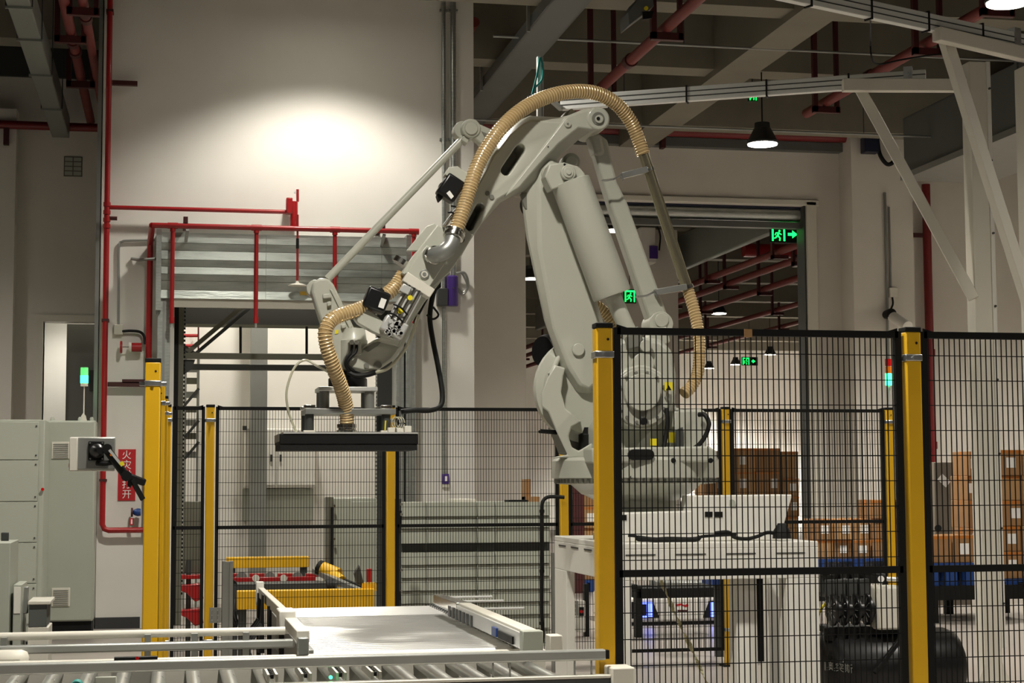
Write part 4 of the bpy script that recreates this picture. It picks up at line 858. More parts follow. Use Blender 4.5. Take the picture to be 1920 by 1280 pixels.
# =================================================================== CHAIN CONVEYOR, GREY MACHINE
t = thing('chain_conveyor', (1.0, 14.2, 0), 'low yellow and red chain conveyor behind the rear fence', 'conveyor')
Q = lambda x, y, Y: at(x, y, Y)
def slab(x0_, x1_, y0_, y1_, Y, dp, name, m, parent, bevel=.004): a = Q(x0_, y0_, Y); c = Q(x1_, y1_, Y); return B().bx(a.x, c.x, Y, Y+dp, c.z, a.z).obj(name, m, parent, bevel)
slab(445, 702, 1108, 1138, 13.3, .12, 'front_beam', M_YEL2, t); slab(425, 579, 1045, 1063, 15.2, .12, 'rear_beam', M_YEL2, t)
slab(425, 592, 1083, 1092, 14.6, .06, 'red_rail', M_RED, t); slab(445, 600, 1091, 1095, 14.4, .05, 'black_rail', M_BLACK, t); slab(445, 632, 1095, 1108, 13.9, .3, 'chain_bed', M_DKGREY, t)
for x in (433, 480, 533, 585): slab(x-12, x+16, 1075, 1081, 14.65, .05, 'red_chock', M_RED, t)
for x in (453, 506, 558): c = Q(x, 1082, 14.62); B().cyl(c, c+V((0, .04, 0)), .045, 18).obj('chain_wheel', M_ALUG, t)
for x in (480, 532): c = Q(x, 1084, 14.58); B().cyl(c, c+V((0, .03, 0)), .03, 16).obj('guide_wheel', M_CREAM, t)
c = Q(605, 1066, 14.3); m_ = B().cyl(c, c+V((.12, -.1, -.05)), .06, 18).obj('gear_motor', M_YEL2, t); B().cyl(c, c-V((.03, -.02, -.012)), .062, 18).obj('motor_fan_cover', M_BLACK, m_)
B().cyl(Q(625, 1078, 14.2), Q(640, 1090, 14.1), .05, 14).obj('gearbox', M_YEL2, m_)
B().beam(Q(590, 1070, 14.4), Q(680, 1110, 13.6), .05, .04).obj('slanted_rail', M_ALUG, t); B().beam(Q(620, 1078, 14.4), Q(690, 1106, 13.6), .03, .03).obj('slanted_rail', M_BLACK, t)
c = Q(612, 1100, 13.6); B().cyl(c, c+V((.06, 0, 0)), .06, 14).obj('black_drum', M_BLACK, t); slab(688, 697, 1066, 1092, 13.5, .05, 'red_guard', M_RED, t)
B().prism([Q(x, y, 13.4) for x, y in ((665, 1075), (674, 1060), (680, 1085), (685, 1100), (670, 1095))], (0, .1, 0)).obj('dark_bracket', M_DKGREY, t); slab(680, 706, 1093, 1108, 13.35, .1, 'yellow_foot', M_YEL2, t)
c = Q(433, 1098, 13.7); B().cyl(c, c+V((.0, .1, 0)), .05, 14).obj('black_drum', M_BLACK, t)
for x in (455, 575, 690): a = Q(x, 1135, 13.3); B().bx(a.x-.03, a.x+.03, 13.32, 13.4, 0, a.z).obj('leg', M_DKGREY, t)
for x in (435, 570): a = Q(x, 1060, 15.2); B().bx(a.x-.03, a.x+.03, 15.22, 15.3, 0, a.z).obj('leg', M_DKGREY, t)
for x in (440, 585): a = Q(x, 1090, 14.6); B().bx(a.x-.02, a.x+.02, 14.45, 14.65, 0, a.z).obj('leg', M_DKGREY, t)
b = B()
for k in range(6): b.tube(smooth_path([Q(425+k*3, 1095, 13.6), Q(432+k*4, 1120, 13.5), Q(428+k*6, 1145, 13.4), Q(440+k*4, 1175, 13.4)], 5), .008, 5)
b.objs('cable', M_RUB, t)
t = thing('red_side_arm', (Q(360, 1100, 14.0).x, 14, 0), 'dark red tapered loading arms behind the narrow corner fence panel', 'loader')
for y in (1100, 1146): B().prism([Q(x_, y_, 14) for x_, y_ in ((340, y-2), (376, y-6), (382, y+22), (366, y+28), (350, y+12), (340, y+8))], (0, .2, 0)).obj('arm', M_RED, t, .006)
slab(340, 378, 1078, 1085, 14.1, .15, 'red_rail', M_RED, t); slab(344, 376, 940, 1075, 14.2, .1, 'grey_mast', M_OLIVE, t); u_ = Q(354, 1050, 14.15); B().bx(u_.x-.02, u_.x+.02, 14.12, 14.26, 0, u_.z).obj('upright', M_DKGREY, t)

GY = 14.6
t = thing('grey_machine', (at(880, 1100, GY).x, GY+.5, 0), 'wide grey sheet-metal machine standing behind the rear fence', 'machine')
a, c = at(752, 941, GY), at(1032, 941, GY); rows = [941, 968, 990, 1018, 1034, 1058, 1082, 1106, 1130, 1154, 1180]
B().bx(a.x, c.x, GY+.05, GY+1.0, 0, a.z-.01).obj('body', M_GREYM, t)
for j, (x0_, x1_) in enumerate(((752, 800), (800, 894), (894, 928), (928, 1012), (1012, 1032))):
    for i, (ya, yb) in enumerate(zip(rows[:-1], rows[1:])):
        xa_, xb_ = at(x0_, ya, GY).x, at(x1_, ya, GY).x; z1_, z0_ = at(880, ya, GY).z, at(880, yb, GY).z; dark = i == 3
        if z0_ < .05: z0_ = .03
        pr_ = .0 if j != 2 else -.02
        B().prism([(xa_+.003, GY+pr_+(.04 if dark else .012), z1_-.002), (xa_+.003, GY+pr_+(.04 if dark else -.006), z0_+.004), (xa_+.003, GY+.06, z0_+.004), (xa_+.003, GY+.06, z1_-.002)], (xb_-xa_-.006, 0, 0)).obj('panel', M_DKGREY if dark else M_GREYM, t)
B().bx(at(860, 940, GY).x, at(900, 940, GY).x, GY+.2, GY+.6, a.z-.01, a.z+.02).obj('lid_grip', M_CREAM, t, .004); B().bx(at(958, 940, GY).x, at(995, 940, GY).x, GY+.1, GY+.3, a.z-.01, a.z+.01).obj('top_slot', M_BLACK, t)
t = thing('grey_machine', (at(660, 1100, GY).x, GY+.4, 0), 'narrow grey sheet-metal machine to the side of the wide one, with a dark corner post', 'machine')
a, c = at(625, 934, GY), at(706, 934, GY); B().bx(a.x, c.x, GY, GY+.9, 0, a.z).obj('body', M_GREYM, t, .004); B().bx(at(614, 934, GY).x, a.x, GY-.03, GY+.2, 0, a.z+.01).obj('corner_post', M_OLIVE, t)
B().bx(at(619, 950, GY).x, at(624, 950, GY).x, GY-.04, GY-.03, .45, at(620, 950, GY).z).obj('post_slot', M_BLACK, t); B().bx(at(658, 950, GY).x, at(706, 950, GY).x, GY-.012, GY, .2, at(660, 940, GY).z).obj('door_leaf', M_GREYM, t, .003)
for y in (948, 1010): p = at(627, y, GY-.04); B().cyl(p, p-V((0, .02, 0)), .01, 8).obj('latch', M_STEEL, t)
t = thing('black_mast', (at(745, 1100, 14.2).x, 14.2, 0), 'slim black mast with silver knobs between the two grey machines', 'mast')
a = at(739, 935, 14.2); B().bx(a.x, at(752, 935, 14.2).x, 14.18, 14.26, 0, a.z).obj('mast', M_DKGREY, t); B().bx(a.x-.01, at(752, 935, 14.2).x, 14.15, 14.25, at(745, 985, 14.2).z, at(745, 957, 14.2).z).obj('motor', M_BLACK, t)
for y in (945, 964, 1068, 1108): p = at(751, y, 14.15); B().cyl(p, p-V((0, .04, 0)), .013, 8).obj('knob', M_STEEL, t)
B().bx(at(738, 1110, 14.1).x, at(752, 1110, 14.1).x, 14.1, 14.15, at(745, 1125, 14.1).z, at(745, 1108, 14.1).z).obj('drive', M_RUB, t)
q = at(989, 934, GY+.3); single(B().bx(q.x-.03, q.x+.02, GY+.25, GY+.4, q.z-.02, q.z+.17).bx(q.x-.03, q.x+.09, GY+.2, GY+.4, q.z-.03, q.z+.015), 'carton_offcut', M_CARD, (q.x, GY+.3, q.z-.03), 'torn brown carton corner lying on top of the grey machine', 'carton')

# =================================================================== CONTROL CABINETS AT THE SIDE BAY
CY = 16.3
a, c = at(89, 788, CY), at(179, 788, CY); pz_ = at(130, 1165, CY).z
t = thing('control_cabinet', ((a.x+c.x)/2, CY+.25, 0), 'tall grey control cabinet with two vent grilles and a green stack lamp', 'cabinet')
B().bx(a.x, c.x, CY+.02, CY+.5, pz_, a.z).obj('body', M_CAB, t, .006); B().bx(a.x+.01, c.x-.01, CY+.04, CY+.48, 0, pz_).obj('plinth', M_BLACK, t)
d_ = B().bx(a.x+.008, c.x-.008, CY, CY+.02, pz_+.01, a.z-.01).obj('door', M_CAB, t, .006)
for y0_, y1_ in ((828, 860), (1102, 1136)):
    p, q = at(97, y0_, CY), at(131, y1_, CY); B().bx(p.x, q.x, CY-.012, CY, q.z, p.z).obj('vent_frame', M_CREAM, d_, .003)
    for k in range(8): z = q.z+(p.z-q.z)*(k+.7)/9; B().bx(p.x+.015, q.x-.015, CY-.018, CY-.012, z-.004, z+.004).obj('louvre', M_ALUG, d_)
for x in (98, 150, 172): p = at(x, 787, CY+.2); B().lathe((p.x, CY+.2, a.z), (0, 0, 1), [(0, .02), (.02, .02), (.04, .012)], 10).obj('lifting_eye', M_CAB, t)
p = at(157, 780, CY+.2); t2 = thing('stack_lamp', (p.x, CY+.2, a.z), 'single green lit signal lamp on a thin pole above the control cabinet', 'lamp')
B().prism([(p.x-.05, CY+.19, a.z), (p.x+.03, CY+.19, a.z), (p.x+.02, CY+.19, a.z+.05), (p.x-.005, CY+.19, a.z+.08)], (0, .02, 0)).obj('foot', M_CREAM, t2); B().cyl((p.x, CY+.2, a.z), (p.x, CY+.2, at(157, 722, CY+.2).z), .006, 8).obj('pole', M_CREAM, t2)
zz = lambda y: at(157, y, CY+.2).z
B().cyl((p.x, CY+.2, zz(724)), (p.x, CY+.2, zz(718)), .034, 16).obj('socket', M_CREAM, t2); B().cyl((p.x, CY+.2, zz(718)), (p.x, CY+.2, zz(704)), .036, 18).obj('lit_lens', M_GREENL, t2); B().cyl((p.x, CY+.2, zz(704)), (p.x, CY+.2, zz(689)), .036, 18).obj('lens', M_GLENS, t2)
CY = 15.6
a, c = at(-120, 786, CY), at(84, 786, CY)
t = thing('control_cabinet', ((a.x+c.x)/2, CY+.4, 0), 'wide grey cabinet with horizontal panel seams at the photo edge', 'cabinet')
B().bx(a.x, c.x, CY+.015, CY+.7, .05, a.z).obj('body', M_CAB, t, .006); B().bx(a.x, c.x, CY+.05, CY+.68, 0, .05).obj('plinth', M_BLACK, t)
ys_ = [790, 862, 940, 1017, 1094, 1170]
for ya, yb in zip(ys_[:-1], ys_[1:]):
    z1_, z0_ = at(40, ya, CY).z, at(40, yb, CY).z; q = B().bx(a.x+.01, c.x-.05, CY, CY+.015, z0_+.003, z1_-.003).obj('panel', M_CAB, t, .003)
    for z in (z0_+.04, z1_-.04): B().cyl((c.x-.07, CY, z), (c.x-.07, CY-.008, z), .008, 8).obj('screw', M_DKGREY, q)
p = at(80, 917, CY); B().cyl((p.x, CY+.01, p.z), (p.x, CY-.02, p.z), .014, 10).obj('red_lock', M_REDL, t)
# near packing machine at the photo edge
NY = 9.4
t = thing('label_machine', (at(30, 1100, NY).x, NY+.2, 0), 'stepped pale machine boxes behind the guard rails at the photo edge', 'machine')
def nb(x0_, x1_, y0_, y1_, Y, dp, name, m, z0_=None): a = at(x0_, y0_, Y); c = at(x1_, y1_, Y); return B().bx(a.x, c.x, Y, Y+dp, c.z if z0_ is None else z0_, a.z).obj(name, m, t, .004)
nb(-60, 16, 1018, 1200, NY, .5, 'tall_box', M_CAB, 0); q = nb(25, 39, 1096, 1190, NY+.05, .35, 'control_box', M_CAB, .3); nb(26, 38, 1100, 1150, NY+.045, .004, 'box_door', M_WHITE)
nb(40, 52, 1100, 1150, NY+.2, .05, 'screen', M_ALUG); nb(54, 87, 1133, 1175, NY+.1, .3, 'dark_box', mat('graphite_panel', (86, 90, 88), .5)); nb(52, 95, 1127, 1133, NY+.08, .34, 'dark_box_lid', M_CREAM); nb(52, 90, 1176, 1230, NY+.1, .3, 'lower_box', M_CREAM, 0)
nb(2, 16, 998, 1018, NY+.3, .02, 'flap', M_DKGREY)
# operator panel on its swing arm
HY_ = 7.93
h = lambda x, y, o=0: at(x, y, HY_+o)
t = thing('operator_panel', (h(172, 880).x, HY_, h(172, 882).z), 'grey operator panel seen from behind on a jointed black arm', 'monitor')
a, c = h(146, 820), h(215, 882); B().bx(a.x, c.x, HY_, HY_+.03, c.z+.006, a.z).obj('rear_cover', M_ALUG, t, .004)
a2, c2 = h(131, 820), h(146, 883); B().bx(a2.x, c2.x-.001, HY_-.03, HY_+.05, c2.z, a2.z).obj('side_frame', M_CREAM, t, .004); B().bx(a2.x, c.x, HY_+.03, HY_+.05, c2.z, a2.z+.003).obj('front_frame', M_WHITE, t, .004)
B().cyl(h(129, 872, .02), h(131.5, 872, .02), .01, 10).obj('stop_button', M_REDL, t)
mp = B().bx(h(166, 827).x, h(195, 863).x, HY_-.016, HY_-.001, h(180, 863).z, h(180, 827).z).obj('mount_plate', M_BLACK, t, .003)
for x, y in ((169, 830), (192, 830), (169, 860), (192, 860)): B().cyl(h(x, y, -.016), h(x, y, -.02), .004, 8).obj('screw', M_ZINC, mp)
B().lathe(h(181, 845, -.015), (.3, -1, 0), [(0, .032), (.02, .032), (.05, .022), (.06, .015)], 18).obj('ball_joint', M_GLOSSB, mp)
ar = B().beam(h(200, 842, -.05), h(236, 892, -.05), .03, .038).obj('upper_arm', M_GLOSSB, t, .008); B().cyl(h(201, 841, -.07), h(201, 841, -.03), .022, 14).obj('joint', M_GLOSSB, ar); B().cyl(h(237, 892, -.08), h(237, 892, -.02), .024, 14).obj('joint', M_GLOSSB, ar)
B().beam(h(205, 843, -.075), h(229, 873, -.075), .006, .012).obj('spring_strip', M_ALU, ar); B().cyl(h(209, 852, -.072), h(209, 852, -.076), .007, 12).obj('orange_dot', M_ORGL, ar); B().beam(h(226, 866, -.077), h(231, 872, -.077), .004, .018).obj('yellow_band', M_STICK, ar)
B().tube(smooth_path([h(182, 868, -.03), h(195, 869, -.05), h(212, 867, -.05), h(222, 876, -.05)], 6), .012, 10).obj('cable', M_RUB, t)
ar = B().beam(h(237, 892, -.05), h(272, 905, -.02), .03, .034).obj('lower_arm', M_GLOSSB, t, .008); B().beam(h(248, 900, -.06), h(268, 936, -.03), .014, .02).obj('gas_strut', M_BLACK, ar)
B().prism([h(x, y, -.06) for x, y in ((240, 896), (250, 904), (244, 915), (239, 910))], (0, .04, 0)).obj('clamp_lever', M_GLOSSB, ar)

# =================================================================== GANTRY ARMS OVER THE CELL
GZ = 4.21
def gantry(cx, cy, ct, tip, label, br0, br1, arm0, rail1, cw=.128):
    t = thing('service_gantry', (cx, cy, 0), label, 'gantry')
    c_ = B().bx(cx-cw/2, cx+cw/2, cy-cw/2, cy+cw/2, .015, ct).obj('column', M_CREAM, t, .006)
    B().bx(cx-.16, cx+.16, cy-.16, cy+.16, 0, .015).obj('base_plate', M_CREAM, c_)
    for sx in (-1, 1): B().prism([(cx+sx*cw/2, cy-cw/2, .015), (cx+sx*(cw/2+.08), cy-cw/2, .015), (cx+sx*cw/2, cy-cw/2, .2)], (0, .012, 0)).obj('gusset', M_CREAM, c_)
    fl = B().bx(cx+cw/2-.006, cx+cw/2+.022, cy-cw/2-.012, cy-cw/2+.012, .3, ct).obj('flange', M_WHITE, c_)
    for i in range(8): z = .6+i*.5; B().cyl((cx+cw/2+.008, cy-cw/2-.012, z), (cx+cw/2+.008, cy-cw/2-.026, z), .008, 6).obj('bolt', M_DKGREY, fl)
    end = Vector((cx, cy, arm0.z)); B().beam(arm0, end, .07, .085).obj('arm', M_CREAM, t, .004)
    B().beam(br0, br1, .06, .075).obj('brace', M_CREAM, t, .004)
    d = (rail1-tip).normalized(); n = d.cross(Vector((0, 0, 1))).normalized()
    rl = B().beam(tip, rail1, .05, .105).obj('rail', M_RAILW, t, .004)
    for z in (-.018, .018): B().beam(tip+n*.0255+Vector((0, 0, z)), rail1+n*.0255+Vector((0, 0, z)), .003, .007).obj('groove', M_DKGREY, rl)
    L = (rail1-tip).length
    for f in (.14, .36, .58, .8): p = tip+d*L*f; B().beam(p-d*.006, p+d*.006, .062, .125).obj('strap', M_BLACK, rl)
    p = tip+d*(L-.12); B().beam(p-d*.03, p+d*.03, .062, .16).obj('rail_clamp', M_ZINC, rl)
    return t, d
c1 = at(1846, 900, 10.75)
t, d = gantry(c1.x, c1.y, 4.29, atz(1052, 194, GZ+.01), 'tall white gantry column with an arm and alloy rail over the robot', atz(1612, 166, GZ-.07), at(1826, 560, c1.y-.09), atz(1580, 160, GZ-.075), atz(1736, 145, GZ+.01))
c2 = at(1950, 900, 9.9)
t, d = gantry(c2.x, c2.y, 4.05, atz(1440, -22, GZ), 'second white gantry at the photo edge with its rail pointing to the camera', atz(1772, 72, GZ-.06), at(1936, 590, c2.y-.09), atz(1756, 64, GZ-.075), atz(1925, 82, GZ))
p = at(1012, 200, 11.6); q = at(1012, 107, 11.6)
t = thing('cable_mast', (p.x, 11.6, p.z-.1), 'upright alloy profile with teal air lines above the robot', 'mast')
e_ = Vector((p.x, 11.6, GZ)); tip = atz(1052, 194, GZ+.01)
B().bx(q.x-.022, q.x+.022, 11.58, 11.62, at(1012, 232, 11.6).z, q.z).obj('profile', M_ALU, t, .003)
B().bx(q.x+.008, q.x+.012, 11.577, 11.58, at(1012, 232, 11.6).z, q.z).obj('groove', M_DKGREY, t)
B().beam(Vector((q.x, 11.6, tip.z-.04)), tip-Vector((0, 0, .04)), .03, .03).obj('cross_bar', M_ALUG, t)
b = B().tube(smooth_path([at(1014, 108, 11.56), at(1018, 125, 11.55), at(1016, 150, 11.56), at(1003, 165, 11.55), at(996, 185, 11.56)], 6), .007, 6).tube(smooth_path([at(1012, 108, 11.56), at(1007, 140, 11.55), at(1000, 168, 11.55), at(994, 192, 11.56)], 6), .007, 6)
b.objs('air_line', M_TEAL, t); B().bx(at(990, 180, 11.56).x, at(1008, 180, 11.56).x, 11.53, 11.6, at(1000, 186, 11.56).z, at(1000, 180, 11.56).z).obj('valve_block', M_BLACK, t)
t = thing('droop_cable', (atz(1632, 60, 4.2).x, atz(1632, 60, 4.2).y, 4.0), 'black wire drooping between the two gantry rails', 'cable')
B().tube(smooth_path([atz(1633, 5, GZ+.08), at(1632, 70, 10.5), at(1634, 105, 10.6), at(1646, 120, 10.8), at(1690, 112, 10.9), at(1740, 104, 10.7), at(1790, 100, 10.6)], 8), .006, 6).obj('wire', M_RUB, t)

# =================================================================== CEILING SERVICES
def ypipe(X, z, y0, y1, r, label, hy=(), m=M_REDC, coll=()):
    t = thing('ceiling_pipe', (X, (y0+y1)/2, z), label, 'pipe'); B().cyl((X, y0, z), (X, y1, z), r, 14).obj('tube', m, t)
    for y in coll: B().cyl((X, y-.06, z), (X, y+.06, z), r*1.3, 14).obj('coupling', M_REDD, t)
    for y in hy:
        h_ = B().bx(X-r-.10, X-r-.05, y-.03, y+.03, z-r-.06, 6.6).obj('hanger', M_REDD, t); B().bx(X+r+.05, X+r+.09, y-.03, y+.03, z-r-.06, 6.6).obj('hanger', M_REDD, t)
        B().bx(X-r-.1, X+r+.1, y-.03, y+.03, z-r-.07, z-r).obj('cradle', M_REDD, t)
ypipe(4.45, 5.6, 13.2, 19.0, .055, 'red ceiling pipe rising past the top of the vacuum hose', (14.9, 17.3), coll=(16.2,))
ypipe(7.08, 5.6, 12.0, 18.2, .055, 'red ceiling pipe running behind the gantry rails', (13.6, 15.0, 17.6), coll=(16.4,))
ypipe(atz(908, 14, 6.35).x, 6.35, 17.75, 22.0, .055, 'red ceiling pipe just beside the white wall edge at the top', ())
ypipe(atz(122, 10, 5.75).x, 5.75, 12.5, 20.8, .05, 'thick red ceiling pipe in the side bay nearer the duct', (14.8, 16.6, 18.5), coll=(17.0, 17.4))
ypipe(atz(157, 10, 5.75).x, 5.75, 12.5, 20.8, .045, 'red ceiling pipe in the side bay nearer the white wall', (15.6,), coll=(15.9, 16.1))
def xpipe(x0, x1, Y, z, r, label, hx=()):
    t = thing('wall_pipe', ((x0+x1)/2, Y, z), label, 'pipe'); B().cyl((x0, Y, z), (x1, Y, z), r, 14).obj('tube', M_REDK, t)
    for x in hx: B().bx(x-.03, x+.03, Y-.03, Y+.1, z-.24, z+(.4 if Y > 22 else .02)).obj('bracket', M_REDD, t)
xpipe(e1-.2, 10.3, YB-.25, at(1300, 247, YB-.25).z, .075, 'long horizontal red pipe along the back wall above the doorway', (at(1243, 240, YB-.25).x, at(1660, 250, YB-.25).x))
xpipe(-6, e0-.05, YL-.35, at(80, 236, YL-.35).z, .05, 'horizontal red pipe along the side bay wall', (at(12, 240, YL-.35).x,))
q = at(1742, 600, YB-.12); t = thing('red_riser', (q.x, YB-.12, 0), 'vertical red pipe on the back wall behind the big yellow post', 'pipe')
B().cyl((q.x, YB-.12, .02), (q.x, YB-.12, 5.6), .06, 14).obj('tube', M_REDK, t); B().bx(q.x-.24, q.x, YB-.13, YB-.09, at(1720, 443, YB).z-.03, at(1720, 443, YB).z+.03).obj('bracket', M_REDD, t)
b = B()
for z in (3.2, 1.9): b.cyl((q.x, YB-.12, z-.05), (q.x, YB-.12, z+.05), .075, 14)
b.objs('coupling', M_REDK, t)
# ducts
t = thing('air_duct', (-1.28, 16, 5.5), 'pale rectangular air duct crossing the side bay ceiling', 'duct')
B().bx(-1.42, -1.22, 11, 20.6, 5.5, 5.75).obj('duct_body', M_DUCT, t, .01)
for y in (14.9, 16.0, 17.4, 19.0): B().bx(-1.435, -1.205, y-.015, y+.015, 5.48, 5.5).obj('flange', M_DUCT, t); B().cyl((-1.43, y, 5.5), (-1.43, y, 6.5), .006, 6).obj('hanger_rod', M_DKGREY, t); B().cyl((-1.21, y, 5.5), (-1.21, y, 6.5), .006, 6).obj('hanger_rod', M_DKGREY, t)
X = 9.07; t = thing('air_duct', (X+.5, 16, 5.2), 'large dark grey duct slanting across the upper right above the pier', 'duct')
B().bx(X, X+1.1, 10, 20.0, 5.27, 6.0).obj('duct_body', M_DUCTD, t, .02); B().bx(X-.05, X+1.15, 10, 20.0, 5.195, 5.27).obj('bottom_flange', M_ALUG, t)
for y in (14.2, 17.0): B().bx(X-.02, X+1.12, y-.03, y+.03, 5.27, 6.02).obj('joint_band', M_DUCTD, t)
t = thing('cable_tray', (3.62, 17, 6.0), 'grey ceiling cable tray beside the white wall edge', 'tray')
B().bx(3.45, 3.8, 12.5, 22, 5.9, 5.92).obj('tray_floor', M_DUCTD, t); B().bx(3.44, 3.455, 12.5, 22, 5.9, 6.02).obj('tray_side', M_DUCTD, t); B().bx(3.795, 3.81, 12.5, 22, 5.9, 6.02).obj('tray_side', M_DUCTD, t)
for y in (14.4, 16.2, 18.8): B().bx(3.40, 3.43, y-.02, y+.02, 5.85, 6.7).obj('hanger', M_ALUG, t)
for i, (ya, z, lb) in enumerate(((16.8, 5.95, 'thin ceiling conduit crossing above the vacuum hose'), (19.2, 5.6, 'thin ceiling conduit crossing above the pendant lamp'), (13.9, 5.9, 'thin ceiling conduit near the top edge'))):
    t = thing('ceiling_conduit', (8, ya, z), lb, 'conduit'); B().cyl((e1+.1, ya, z), (13.2, ya, z), .014, 8).obj('tube', M_ALUG, t)
    for x in (5.2, 8.2, 11): B().cyl((x, ya, z), (x, ya, 6.5), .006, 6).obj('hanger_rod', M_DKGREY, t)
# projector unit on the ceiling
q = at(1208, 20, 14.4); t = thing('ceiling_unit', (q.x, 14.4, q.z), 'small grey unit with yellow mark hanging at the top edge', 'device')
B().prism([at(x, y, 14.4) for x, y in ((1178, 22), (1196, -4), (1224, -12), (1226, 12), (1180, 47))], (0, .3, 0)).obj('casing', M_DUCTD, t, .006)
B().prism([at(x, y, 14.39) for x, y in ((1205, 22), (1226, 20), (1222, 34), (1206, 36))], (0, .02, 0)).obj('lens', M_BLACK, t); c = at(1212, 15, 14.38); B().cyl(c, c+Vector((0, .03, 0)), .018, 12).obj('yellow_mark', M_STICK, t)
B().bx(q.x-.02, q.x+.02, 14.5, 14.54, q.z+.05, 6.5).obj('hanger', M_DKGREY, t)
# exit signs
def exit_sign(px, py, Y, wpx, hpx, label, arrow=True, yawed=False):
    a, c = at(px-wpx/2, py-hpx/2, Y), at(px+wpx/2, py+hpx/2, Y); t = thing('exit_sign', ((a.x+c.x)/2, Y, c.z), label, 'sign')
    w_, h_ = c.x-a.x, a.z-c.z; m_ = h_*.12
    B().bx(a.x-m_, c.x+m_, Y, Y+.04, c.z-m_, a.z+m_).obj('housing', M_BLACK if arrow else M_EXITD, t, .004)
    s = h_ if arrow else w_; x0, y0 = a.x, c.z; U = lambda u, v: (x0+u*s, Y-.004, y0+v*h_)
    b = B()
    for r in ((0, .12, 0, 1), (.88, 1, 0, 1), (.12, .88, .86, 1)): b.bx(x0+r[0]*s, x0+r[1]*s, Y-.006, Y, y0+r[2]*h_, y0+r[3]*h_)
    b.obj('door_symbol', M_EXITG, t)
    b = B()
    for (u0, v0), (u1, v1), tk in (((.52, .62), (.42, .36), .13), ((.42, .38), (.62, .22), .09), ((.62, .22), (.58, .02), .09), ((.40, .38), (.28, .22), .09), ((.28, .22), (.16, .2), .08), ((.52, .6), (.72, .46), .07), ((.50, .58), (.30, .58), .07), ((.3, .58), (.24, .42), .06)): b.beam(U(u0, v0), U(u1, v1), .006, tk*s)
    p = U(.58, .73); b.cyl(p, (p[0], Y, p[2]), .075*s, 10); b.obj('running_figure', M_EXITG, t)
    if arrow:
        b = B().bx(x0+s*1.22, x0+s*1.6, Y-.006, Y, y0+h_*.4, y0+h_*.6); b.prism([(x0+s*1.55, Y-.006, y0+h_*.78), (x0+s*1.95, Y-.006, y0+h_*.5), (x0+s*1.55, Y-.006, y0+h_*.22)], (0, .006, 0)); b.obj('arrow', M_EXITG, t)
    B().cyl(((a.x+c.x)/2, Y+.02, a.z+m_), ((a.x+c.x)/2, Y+.02, ZC-.01), .008, 6).obj('hanger_rod', M_DKGREY, t)
exit_sign(1472, 439, 23.2, 50, 27, 'green running-man exit sign with arrow inside the doorway')
exit_sign(1412, 178, 19.6, 13, 20, 'small green exit sign hanging under the alloy rail', arrow=False)
exit_sign(1181, 555, 29.6, 19, 22, 'green exit sign seen between the piston rod and the rear link', arrow=False)
exit_sign(1406, 677, 47.0, 27, 13, 'tiny far green exit sign with arrow among the distant lamps')
# next hall: ducts, red pipes, hanging sign box
X = at(1500, 420, 27).x
t = thing('air_duct', (9, 30, 5.0), 'grey duct slanting through the next hall above the red pipes', 'duct'); z_ = at(1330, 470, 27).z
x_ = at(1290, 480, 30).x; B().bx(at(1274, 600, 30.9).x+.03, x_, 24, 43.5, at(1290, 500, 30).z, 6.0).obj('duct_body', M_DUCT, t, .02)
for i, (X_, z_) in enumerate(((x_+.3, 5.1), (x_+.65, 5.0), (x_+1.3, 4.9), (13.6, 5.3), (15.6, 5.4))):
    t = thing('ceiling_pipe', (X_, 36, z_), ('upper red pipe beside the duct of the next hall', 'middle red pipe beside the duct of the next hall', 'lower red pipe beside the duct of the next hall', 'red pipe crossing the far part of the next hall ceiling', 'farthest red pipe under the next hall ceiling')[i], 'pipe'); B().cyl((X_, 23.4, z_), (X_, 58, z_), .06, 10).obj('tube', M_REDC, t)
    for y in (26, 29.5, 33, 37, 42, 48): B().bx(X_-.14, X_+.14, y-.04, y+.04, z_-.12, z_-.06).obj('cradle', M_REDD, t); B().bx(X_-.14, X_-.1, y-.04, y+.04, z_-.12, 6.3).obj('hanger', M_REDD, t)
t = thing('wall_pipe', (12, 31, 5.6), 'thick red pipe crossing the next hall behind the exit sign', 'pipe'); q = at(1450, 470, 31); B().cyl((q.x-.6, 31, q.z), (q.x+4, 31, q.z), .13, 14).obj('tube', M_RED, t); B().bx(q.x+.4, q.x+.52, 30.9, 31.1, q.z-.3, 6.4).obj('bracket', M_REDD, t)
q = at(1213, 460, 29.7); t = thing('wall_fan', (q.x, 29.7, q.z-.4), 'pale wall box with dark lower corner on the next hall pier', 'device')
B().bx(q.x-.14, q.x+.15, 29.62, 29.98, q.z-.33, q.z+.33).obj('box', M_WALL, t, .02); B().bx(q.x+.02, q.x+.17, 29.58, 29.63, q.z-.25, q.z-.02).obj('dark_panel', M_PURP, t); B().tube(smooth_path([(q.x-.1, 29.6, q.z+.36), (q.x+.1, 29.58, q.z+.4), (q.x+.22, 29.6, q.z+.2), (q.x+.2, 29.6, q.z-.1)], 6), .016, 6).obj('cable', M_RUB, t)
